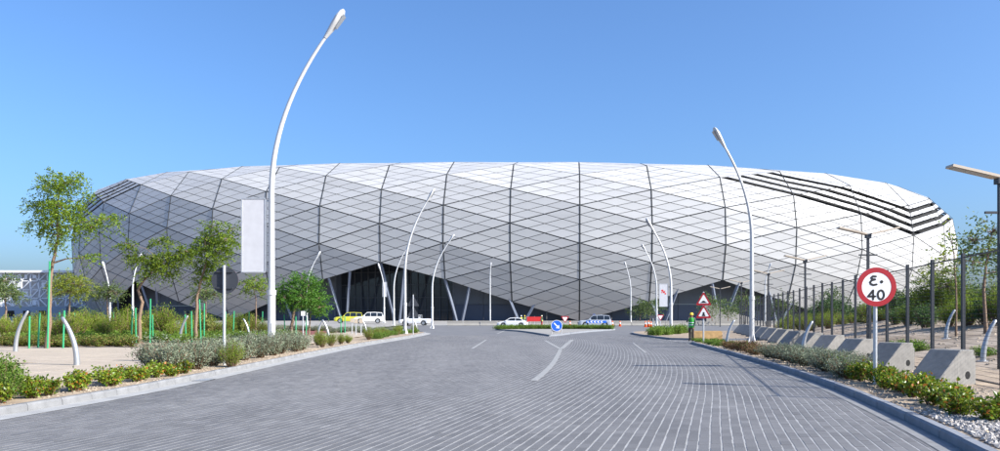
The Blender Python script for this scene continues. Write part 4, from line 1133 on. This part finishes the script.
for i in range(5200):
    y = rnd.uniform(11, 50); x = XL(y) - .25 - rnd.random() * 2.2; s = rnd.uniform(.010, .035); c = Vector((x, y, zleft(x, y) + s * .15))
    gr.add([c + Vector((rnd.uniform(-s, s), -s, 0)), c + Vector((s, 0, 0)), c + Vector((0, s, 0)), c + Vector((-s, rnd.uniform(-s, s) * .5, 0)), c + Vector((0, 0, s * .7))], [(0, 1, 4), (1, 2, 4), (2, 3, 4), (3, 0, 4)])
for i in range(3600):
    y = rnd.uniform(22, 62); x = FENCE(y) + 2 + rnd.random() ** .8 * 24; s = rnd.uniform(.02, .09); c = Vector((x, y, zbank(x, y) + s * .1))
    gr.add([c + Vector((rnd.uniform(-s, s), -s, 0)), c + Vector((s, 0, 0)), c + Vector((0, s, 0)), c + Vector((-s, rnd.uniform(-s, s) * .5, 0)), c + Vector((0, 0, s * .8))], [(0, 1, 4), (1, 2, 4), (2, 3, 4), (3, 0, 4)])
M_pebble = mat('pebble', (.33, .27, .20), .9, island=.35)
tag(gr.build('pebbles', M_pebble), 'scattered pebbles on the sandy beds and the bank', 'pebbles', kind='stuff')

# ------------------------------------------------------------------ vehicles
def loft_x(mb, secs):
    """secs: list of (x, [(y,z)...]) closed rings"""
    n = len(secs[0][1]); base = len(mb.v)
    vs_ = [(x, y, z) for x, r in secs for y, z in r]; fs_ = []
    for i in range(len(secs) - 1):
        for j in range(n): fs_.append((i * n + j, i * n + (j + 1) % n, (i + 1) * n + (j + 1) % n, (i + 1) * n + j))
    fs_.append(tuple(range(n - 1, -1, -1))); fs_.append(tuple((len(secs) - 1) * n + j for j in range(n)))
    mb.add(vs_, fs_)
def vehicle(kind, loc, rz, paint, label, stripes=None):
    """front points to +x"""
    root = empty({'sedan': 'sedan_car', 'suv': 'suv_car', 'pickup': 'pickup_truck'}[kind], loc, rz); tag(root, label, {'sedan': 'car', 'suv': 'car', 'pickup': 'pickup'}[kind])
    M_p = mat('car_paint_' + paint[0], paint[1], .3, spec=.6)
    if kind == 'sedan': L_, W, wb, wr = 4.6, 1.8, 2.7, .33; belt = .92; lower = .24
    elif kind == 'suv': L_, W, wb, wr = 4.9, 1.92, 2.85, .39; belt = 1.12; lower = .34
    else: L_, W, wb, wr = 5.3, 1.88, 3.15, .39; belt = 1.10; lower = .36
    # side outline of body below the belt, upper z by x
    if kind == 'sedan': top = [(-2.3, .72), (-2.2, .9), (-1.6, .97), (-1.0, .95), (.7, .93), (1.1, .90), (1.8, .80), (2.2, .68), (2.3, .5)]
    elif kind == 'suv': top = [(-2.45, .85), (-2.4, 1.08), (-2.0, 1.13), (.55, 1.12), (.95, 1.12), (1.6, 1.08), (2.2, 1.0), (2.4, .85), (2.45, .6)]
    else: top = [(-2.65, .82), (-2.62, 1.12), (-2.0, 1.13), (-.8, 1.12), (.9, 1.10), (1.2, 1.10), (1.9, 1.04), (2.5, .92), (2.65, .62)]
    ax = (wb / 2 + .02, -wb / 2 + .02)
    def zlow(x):
        z = lower
        for c in ax:
            dx = abs(x - c); ar = wr + .07
            if dx < ar: z = max(z, wr + math.sqrt(max(ar * ar - dx * dx, 0)) * .98)
        return z
    xs = sorted(set([t[0] for t in top] + [-L_ / 2 + i * L_ / 60 for i in range(61)]))
    b = MB(); secs = []
    for x in xs:
        zt = interp(top, x); e = min(1, (L_ / 2 - abs(x)) / .35); w = W / 2 * (.86 + .14 * math.sqrt(max(e, 0)))
        zl = min(zlow(x), zt - .08)
        secs.append((x, [(-w * .97, zl), (-w, zl + .12 if zl + .12 < zt - .1 else (zl + zt) / 2), (-w * .985, zt - .06), (-w * .9, zt), (w * .9, zt), (w * .985, zt - .06), (w, zl + .12 if zl + .12 < zt - .1 else (zl + zt) / 2), (w * .97, zl)]))
    loft_x(b, secs); smooth_by_angle(b.build('body', M_p, root), 35)
    u = MB(); u.box((0, 0, lower + .12), (L_ - .25, W * .7, .34)); u.build('underbody', M_tyre, root)
    # cabin
    if kind == 'sedan': cab = [(-1.95, .95, .80), (-1.15, 1.40, .62), (-.2, 1.46, .60), (.35, 1.42, .60), (1.15, .93, .80)]
    elif kind == 'suv': cab = [(-2.36, 1.12, .88), (-2.1, 1.78, .74), (-.9, 1.86, .73), (.3, 1.82, .73), (1.05, 1.12, .86)]
    else: cab = [(-.95, 1.12, .86), (-.75, 1.74, .73), (0, 1.80, .72), (.55, 1.76, .72), (1.3, 1.10, .86)]
    bt = cab[0][1]
    c = MB(); W2 = W / 2
    tops = [(x, z, w * W2) for x, z, w in cab[1:-1]]
    x0_, zb0, wb0 = cab[0]; x1_, zb1, wb1 = cab[-1]
    # roof shell and pillars as painted body, glass as separate panes slightly proud
    prof_b = [(x0_, bt - .02, wb0 * W2)] + tops + [(x1_, bt - .02, wb1 * W2)]
    vsl = [(x, -w, z) for x, z, w in prof_b]; vsr = [(x, w, z) for x, z, w in prof_b]; n = len(prof_b)
    # side belt points need lower edge
    c.add(vsl + vsr, [tuple(range(n)), tuple(range(2 * n - 1, n - 1, -1))] + [(i, n + i, n + i + 1, i + 1) for i in range(n - 1)])
    smooth_by_angle(c.build('cabin', M_p, root), 30)
    def lerp3(a, b_, t): return tuple(a[i] + (b_[i] - a[i]) * t for i in range(3))
    for s in (-1, 1):
        # side glass split by pillars
        def sp(x, f):   # point on side at fraction f of height
            zt = interp([(q[0], q[1]) for q in prof_b], x); wt = interp([(q[0], q[2]) for q in prof_b], x)
            z = bt + .03 + (zt - bt - .11) * f; wbelt = max(wb0, wb1) * W2
            # linear side plane between belt width and roof width
            zr = tops[0][1]; w = wbelt + (tops[0][2] - wbelt) * min(1, (z - bt) / (zr - bt)) if zr > bt else wbelt
            return (x, s * (w + .012), z)
        cuts = {'sedan': [(-1.55, -.55), (-.47, .52), (.55, .85)], 'suv': [(-2.15, -1.35), (-1.27, -.32), (-.24, .62)], 'pickup': [(-.74, -.02), (.06, .95)]}[kind]
        for xa, xb in cuts:
            g_ = MB(); m = 5; lo = [sp(xa + (xb - xa) * i / m, 0) for i in range(m + 1)]; hi = [sp(xa + (xb - xa) * i / m, 1) for i in range(m + 1)]
            for i in range(m): g_.face([lo[i], lo[i + 1], hi[i + 1], hi[i]])
            g_.build('side_window', M_cwin, root)
        mi = MB(); mi.box((x1_ - .35, s * (W2 + .08), bt + .07), (.12, .2, .15)); mi.build('wing_mirror', M_p, root)
    def pane(a, b_, name):   # windscreen between profile points a (low) and b (high)
        g_ = MB(); (xa, za, wa), (xb, zb, wb_) = a, b_
        t0, t1 = .08, .92; pl_ = []
        for t, in ((t0,), (t1,)):
            x, z, w = xa + (xb - xa) * t, za + (zb - za) * t, (wa + (wb_ - wa) * t) * .93; pl_.append((x, z, w))
        nx_ = .015 if xa > xb else -.015
        (xa, za, wa), (xb, zb, wb_) = pl_
        g_.face([(xa + nx_, -wa, za + .012), (xa + nx_, wa, za + .012), (xb + nx_, wb_, zb + .012), (xb + nx_, -wb_, zb + .012)]); g_.build(name, M_cwin, root)
    pane((x1_, bt, wb1 * W2), tops[-1], 'windscreen'); pane((x0_, bt, wb0 * W2), tops[0], 'rear_window')
    for cx in ax:
        for s in (-1, 1):
            t = MB(); t.tube([(cx, s * (W2 - .24), wr), (cx, s * (W2 - .02), wr)], wr, 20); w = t.build('wheel', M_tyre, root); smooth_by_angle(w)
            r_ = MB(); r_.tube([(cx, s * (W2 - .05), wr), (cx, s * (W2 - .008), wr)], wr * .64, 16); smooth_by_angle(r_.build('rim', M_rim, w))
    hx = L_ / 2
    for s in (-1, 1):
        h_ = MB(); h_.box((hx - .10, s * W2 * .68, interp(top, hx - .2) - .14), (.16, .36, .14)); h_.build('headlight', M_head, root)
        h_ = MB(); h_.box((-hx + .05, s * W2 * .78, .82 if kind == 'sedan' else .95), (.12, .22, .16 if kind == 'sedan' else .3)); h_.build('taillight', M_tail, root)
    g_ = MB(); g_.box((hx - .02, 0, .62 if kind != 'sedan' else .5), (.07, .95, .2)); g_.build('grille', M_black, root)
    for s, nme in ((1, 'front_bumper'), (-1, 'rear_bumper')):
        g_ = MB(); g_.box((s * (hx - .04), 0, lower + .16), (.16, W * .86, .2)); g_.build(nme, M_p if kind == 'sedan' else M_lens, root)
    if kind == 'pickup':
        bd = MB(); bd.box((-1.78, 0, 1.06), (1.5, W * .78, .16)); bd.build('bed_liner', M_tyre, root)
        rb = MB(); rb.tube([(-1.05, -.75, 1.1), (-1.05, -.7, 1.72), (-1.05, .7, 1.72), (-1.05, .75, 1.1)], .04, 8); rb.build('roll_bar', M_galv, root)
    if kind == 'suv':
        for s in (-1, 1):
            rr = MB(); rr.tube([(-1.9, s * .6, 1.83), (.2, s * .6, 1.89)], .025, 6); rr.build('roof_rail', M_black, root)
    if stripes:
        for s in (-1, 1):
            bl = MB(); bl.box((-.15, s * (W2 + .004), .84), (3.0, .012, .34)); o = bl.build('blue_band', M_blue, root)
            ch = MB()
            for i in range(5):
                x = -1.15 + i * .5
                for a_, b_ in (((x, -.14), (x + .2, 0)), ((x + .2, 0), (x, .14))):
                    ch.add([(a_[0], s * (W2 + .013), .84 + a_[1]), (a_[0] + .2, s * (W2 + .013), .84 + a_[1]), (b_[0] + .2, s * (W2 + .013), .84 + b_[1]), (b_[0], s * (W2 + .013), .84 + b_[1])], [(0, 1, 2, 3)])
            ch.build('white_chevrons', M_white, o)
        lb = MB(); lb.box((.1, 0, 1.93), (.22, 1.1, .1)); lb.build('light_bar', M_blue, root)
    return root
def vat(px, d): return ((px - 500) / F * d)
vehicle('sedan', (vat(512.5, 119), 119, 0), R(174), ('white', (.78, .78, .77)), 'white sedan passing behind the splitter island hedge')
vehicle('suv', (vat(594.5, 116), 116, 0), R(180), ('silver', (.36, .39, .44)), 'silver police car with blue and white chevron band', True)
zz = zleft(-25, 130) - .01
vehicle('suv', (vat(349, 133), 133, zz), R(186), ('yellow', (.52, .50, .05)), 'yellow off-road car parked by the glass entrance')
vehicle('suv', (vat(369, 128), 128, zz), R(188), ('ivory', (.80, .79, .76)), 'white off-road car parked beside the yellow one')
vehicle('pickup', (vat(415, 132), 132, .12), R(176), ('pearl', (.76, .76, .76)), 'white pickup truck parked near the entrance')

# ------------------------------------------------------------------ people
def person(loc, rz, label, h=1.75, vest=(.05, .42, .06), helmet=(.75, .5, .02), trousers=(.10, .07, .05), shirt=(.08, .1, .09), arms='phone'):
    s = h / 1.75
    J = dict(pel=(0, 0, .95), sp=(0, 0, 1.15), ch=(0, -.01, 1.36), nk=(0, 0, 1.50), hd=(0, .02, 1.60), tp=(0, .02, 1.70))
    for sd_, sg_ in (('l', 1), ('r', -1)):
        J['hip' + sd_] = (.10 * sg_, 0, .90); J['kn' + sd_] = (.11 * sg_, .025, .50); J['an' + sd_] = (.12 * sg_, -.01, .09); J['to' + sd_] = (.13 * sg_, .15, .035)
        J['sh' + sd_] = (.19 * sg_, -.01, 1.42)
        if arms == 'phone' and sg_ > 0: J['el' + sd_] = (.27, .12, 1.20); J['wr' + sd_] = (.14, .20, 1.38); J['ha' + sd_] = (.11, .16, 1.47)
        else: J['el' + sd_] = (.25 * sg_, .03, 1.14); J['wr' + sd_] = (.22 * sg_, .14, .94); J['ha' + sd_] = (.20 * sg_, .17, .86)
    rad = dict(pel=.15, sp=.14, ch=.15, nk=.055, hd=.085, tp=.085, hip=.10, kn=.065, an=.05, to=.045, sh=.075, el=.05, wr=.036, ha=.04)
    E = [('pel', 'sp'), ('sp', 'ch'), ('ch', 'nk'), ('nk', 'hd'), ('hd', 'tp')]
    for d_ in 'lr': E += [('pel', 'hip' + d_), ('hip' + d_, 'kn' + d_), ('kn' + d_, 'an' + d_), ('an' + d_, 'to' + d_), ('ch', 'sh' + d_), ('sh' + d_, 'el' + d_), ('el' + d_, 'wr' + d_), ('wr' + d_, 'ha' + d_)]
    keys = list(J); bm = bmesh.new(); sk = bm.verts.layers.skin.verify(); V = {}
    for k_ in keys:
        v = bm.verts.new(Vector(J[k_]) * s); r_ = rad.get(k_, rad.get(k_[:-1], .05)) * s; v[sk].radius = (r_, r_ * (.72 if k_ in ('pel', 'sp', 'ch') else 1)); V[k_] = v
    V['pel'][sk].use_root = True
    for a_, b_ in E: bm.edges.new((V[a_], V[b_]))
    me = bpy.data.meshes.new('body'); bm.to_mesh(me); bm.free()
    tmp = bpy.data.objects.new('tmp_person', me); col.objects.link(tmp)
    tmp.modifiers.new('s', 'SKIN'); md = tmp.modifiers.new('u', 'SUBSURF'); md.levels = 2; md.render_levels = 2
    dg_ = bpy.context.evaluated_depsgraph_get(); me2 = bpy.data.meshes.new_from_object(tmp.evaluated_get(dg_))
    bpy.data.objects.remove(tmp)
    skin = mat('skin', (.30, .17, .11), .6); tro = mat('cloth_%.2f%.2f' % trousers[:2], trousers, .9); shi = mat('cloth_%.2f%.2f%.2f' % shirt, shirt, .9); sho = mat('boots', (.02, .018, .015), .7)
    for m in (skin, shi, tro, sho): me2.materials.append(m)
    for p in me2.polygons:
        c = p.center / s; p.use_smooth = True
        if c.z > 1.49: p.material_index = 0
        elif c.z < .10: p.material_index = 3
        elif c.z < .93 and abs(c.x) < .19 and c.y < .12: p.material_index = 2
        elif c.z < .90: p.material_index = 0
        else: p.material_index = 1
    root = empty('person', loc, rz); tag(root, label, 'person')
    link('body', me2, root)
    v_ = MB(); n = 16
    rings = [(.86, .185, .135), (1.05, .18, .135), (1.25, .195, .14), (1.42, .20, .125), (1.475, .11, .08)]
    v_.add([(rx * s * math.cos(2 * math.pi * i / n), ry * s * math.sin(2 * math.pi * i / n), z * s) for z, rx, ry in rings for i in range(n)], [(a_ * n + i, a_ * n + (i + 1) % n, (a_ + 1) * n + (i + 1) % n, (a_ + 1) * n + i) for a_ in range(4) for i in range(n)])
    vo = v_.build('vest', mat('hi_vis_%.2f%.2f' % vest[:2], vest, .8), root, smooth=True)
    st_ = MB(); 
    for z in (1.0, 1.14): st_.add([(.192 * s * math.cos(2 * math.pi * i / n), .145 * s * math.sin(2 * math.pi * i / n), (z + dz) * s) for dz in (0, .05) for i in range(n)], [(i, (i + 1) % n, n + (i + 1) % n, n + i) for i in range(n)])
    st_.build('reflective_band', M_white, vo)
    hm = MB(); rings = [(1.655, .15, .17), (1.665, .125, .145), (1.72, .118, .138), (1.77, .085, .1), (1.79, .03, .04)]
    hm.add([(rx * s * math.cos(2 * math.pi * i / n), (.02 + ry * math.sin(2 * math.pi * i / n)) * s, z * s) for z, rx, ry in rings for i in range(n)], [(a_ * n + i, a_ * n + (i + 1) % n, (a_ + 1) * n + (i + 1) % n, (a_ + 1) * n + i) for a_ in range(4) for i in range(n)] + [tuple(4 * n + i for i in range(n))])
    hm.build('helmet', mat('helmet_%.2f%.2f' % helmet[:2], helmet, .4), root, smooth=True)
    # face and hair, small
    nz_ = MB(); nz_.add([(-.014 * s, .098 * s, 1.585 * s), (.014 * s, .098 * s, 1.585 * s), (0, .128 * s, 1.59 * s), (0, .10 * s, 1.63 * s)], [(0, 1, 2), (1, 3, 2), (3, 0, 2)]); nz_.build('nose', skin, root)
    for sg_ in (-1, 1):
        ey = MB(); ey.box((sg_ * .032 * s, .102 * s, 1.632 * s), (.026 * s, .012 * s, .012 * s)); ey.build('eye', M_black, root)
        er = MB(); er.box((sg_ * .088 * s, .02 * s, 1.61 * s), (.02 * s, .04 * s, .06 * s)); er.build('ear', skin, root)
    mo = MB(); mo.box((0, .10 * s, 1.555 * s), (.05 * s, .012 * s, .010 * s)); mo.build('mouth', mat('lips', (.2, .07, .06), .6), root)
    hr = MB(); hr.add([(.09 * s * math.cos(q), (.01 + .1 * math.sin(q)) * s, z * s) for z in (1.58, 1.66) for q in [math.pi + math.pi * i / 8 for i in range(9)]], [(i, i + 1, 10 + i, 9 + i) for i in range(8)]); hr.build('hair', M_black, root)
    # fingers
    for d_, sg_ in (('l', 1), ('r', -1)):
        hd_ = Vector(J['ha' + d_]) * s; dr = (Vector(J['ha' + d_]) - Vector(J['wr' + d_])).normalized()
        side_ = dr.cross(Vector((0, 1, .2))).normalized(); fg = MB()
        for i, ln in enumerate((.065, .075, .072, .058)):
            a_ = hd_ + side_ * s * (.02 * (i - 1.5)) + dr * s * .02; fg.tube([a_, a_ + dr * ln * s * .55, a_ + dr * ln * s + Vector((0, .02 * s, 0))], [.010 * s, .009 * s, .007 * s], 6)
        a_ = hd_ - side_ * s * .03 * sg_; fg.tube([a_, a_ + dr * .03 * s - side_ * s * .03 * sg_], [.012 * s, .009 * s], 6)
        fg.build('fingers', skin, root)
    return root
person((vat(691.5, 48.6), 48.6, .12), R(150), 'workman in green vest and yellow helmet standing at the kerb')
person((vat(521.5, 122), 124, .02), R(200), 'road worker in yellow vest and white helmet beside the white sedan', vest=(.55, .6, .04), helmet=(.75, .75, .72), arms='down')
person((vat(525.3, 122), 125, .02), R(150), 'road worker in pale yellow vest holding on by the red barrier', vest=(.62, .62, .1), helmet=(.7, .5, .05), arms='down')
person((vat(542.2, 122), 123, .02), R(120), 'road worker in yellow vest and red trousers at the end of the red barrier', vest=(.6, .6, .05), helmet=(.75, .7, .5), trousers=(.35, .03, .03), arms='down')
# red work barrier
rb = empty('work_barrier', (vat(534.5, 124.5), 124.5, .0)); tag(rb, 'red fabric work barrier strung between posts among the road workers', 'barrier')
mb = MB(); mb.box((0, 0, 1.2), (2.4, .06, .75)); mb.build('banner', M_redbar, rb)
for x in (-1.2, 0, 1.2):
    mb = MB(); mb.tube([(x, .06, 0), (x, .06, 1.65)], .035, 8); mb.build('post', M_galv, rb)
    mb = MB(); mb.box((x, .06, .03), (.5, .5, .06)); mb.build('foot', M_tyre, rb)
# traffic cones
cn = MB(); cn.tube([(0, 0, .03), (0, 0, .75)], [.17, .04], 14); cone_me = cn.mesh('cone_body', M_orange, True)
cb = MB(); cb.box((0, 0, .015), (.46, .46, .03)); cbase = cb.mesh('cone_base', M_orange)
cw = MB(); cw.tube([(0, 0, .38), (0, 0, .52)], [.113, .083], 14, cap=False); cband = cw.mesh('cone_band', M_white, True)
for px, d_, s_ in ((645.5, 120, 1.25), (648.5, 121, 1.35), (651, 119, 1.2), (620, 128, 1.2), (612.5, 128, 1.2), (604, 129, 1.2), (570, 130, 1.2)):
    r_ = empty('traffic_cone', (vat(px, d_), d_, -.01)); r_.scale = (s_, s_, s_); tag(r_, 'orange traffic cone with white band on the far side of the roundabout', 'traffic cone', 'orange cones by the roundabout')
    link('cone_body', cone_me, r_); link('cone_base', cbase, r_); link('cone_band', cband, r_)
# low pale jersey barriers along the far edge
jb = MB(); jb.prism([(-.3, 0), (-.3, .12), (-.12, .35), (-.09, .8), (.09, .8), (.12, .35), (.3, .12), (.3, 0)], lambda a_, z: (-1.45, a_, z), lambda a_, z: (1.45, a_, z)); jme = jb.mesh('jersey_barrier', M_fore)
for i in range(26):
    x = -8 + i * 3.0
    if 19 < x < 22: continue
    o = link('jersey_barrier', jme, None, (x, 139.5 + rng.uniform(-.1, .1), -.01), rz=rng.uniform(-.02, .02)); tag(o, 'pale concrete road barrier in the row along the far side of the road', 'road barrier', 'far road barriers')

# ------------------------------------------------------------------ stairs at the right arch
st = empty('stadium_stairs', (49, 166, .3)); tag(st, 'white parapeted outdoor staircase under the right arch of the stadium', 'staircase')
for s in (-1, 1):
    w = MB(); w.prism([(-5.5, 3.2), (-4.6, 3.9), (4.2, .9), (4.8, 0), (4.0, 0), (-5.5, 0)], lambda a_, z: (a_, s * 1.6 - .12, z), lambda a_, z: (a_, s * 1.6 + .12, z)); w.build('parapet', M_fore, st)
for i in range(16):
    w = MB(); w.box((4.2 - .55 * i, 0, .1 + .095 * 2 * i * .5 + .09 * i * .5), (.56, 2.9, .2 + .28 * i * .5)); w.build('step', M_fore, st)

# ------------------------------------------------------------------ white lattice building at far left
lb = empty('lattice_building', (-205, 305, 0)); tag(lb, 'distant pale building with white lattice upper floors at far left', 'building')
def lbx(mb, x0, x1, z0, z1, y, w):
    mb.box(((x0 + x1) / 2, y, (z0 + z1) / 2), (x1 - x0, w, z1 - z0))
M_lat = mat('lattice_white', (.82, .82, .82), .6); M_latb = mat('lattice_wall', (.62, .62, .63), .7); M_lblue = mat('pale_blue_wall', (.30, .36, .44), .7)
w = MB(); w.box((0, 12, 9.3), (88, 18, 18.4)); w.build('wall', M_latb, lb)
w = MB(); w.box((0, 11, 19.0), (92, 26, .9)); w.build('roof', M_lat, lb)
rl = random.Random(5)
for f in range(4):
    z0 = 5.2 + f * 3.4
    w = MB(); lbx(w, -44, 44, z0 - .18, z0 + .18, 0, .5); w.build('floor_beam', M_lat, lb)
    for c_ in range(26):
        x = -43 + c_ * 3.4; w = MB()
        w.bar((x, -.4, z0), (x + rl.uniform(-.6, .6), -.4, z0 + 3.4), .45)
        if rl.random() < .7: w.bar((x, -.45, z0), (x + 3.4, -.45, z0 + 3.4), .35)
        else: w.bar((x + 3.4, -.45, z0), (x, -.45, z0 + 3.4), .35)
        if rl.random() < .45: w.box((x + 1.7, -.5, z0 + 1.7), (rl.uniform(.8, 2.2), .2, rl.uniform(.8, 2.4)))
        w.build('lattice_bay', M_lat, lb)
w = MB(); w.box((10, -6, 2.6), (62, 8, 5.2)); w.build('lower_wall', M_lblue, lb)
for i in range(9):
    w = MB(); w.box((-16 + i * 6, -10.05, 2.6), (2.6, .2, 2.2)); w.build('window', M_cwin, lb)
print('objects', len(bpy.data.objects))
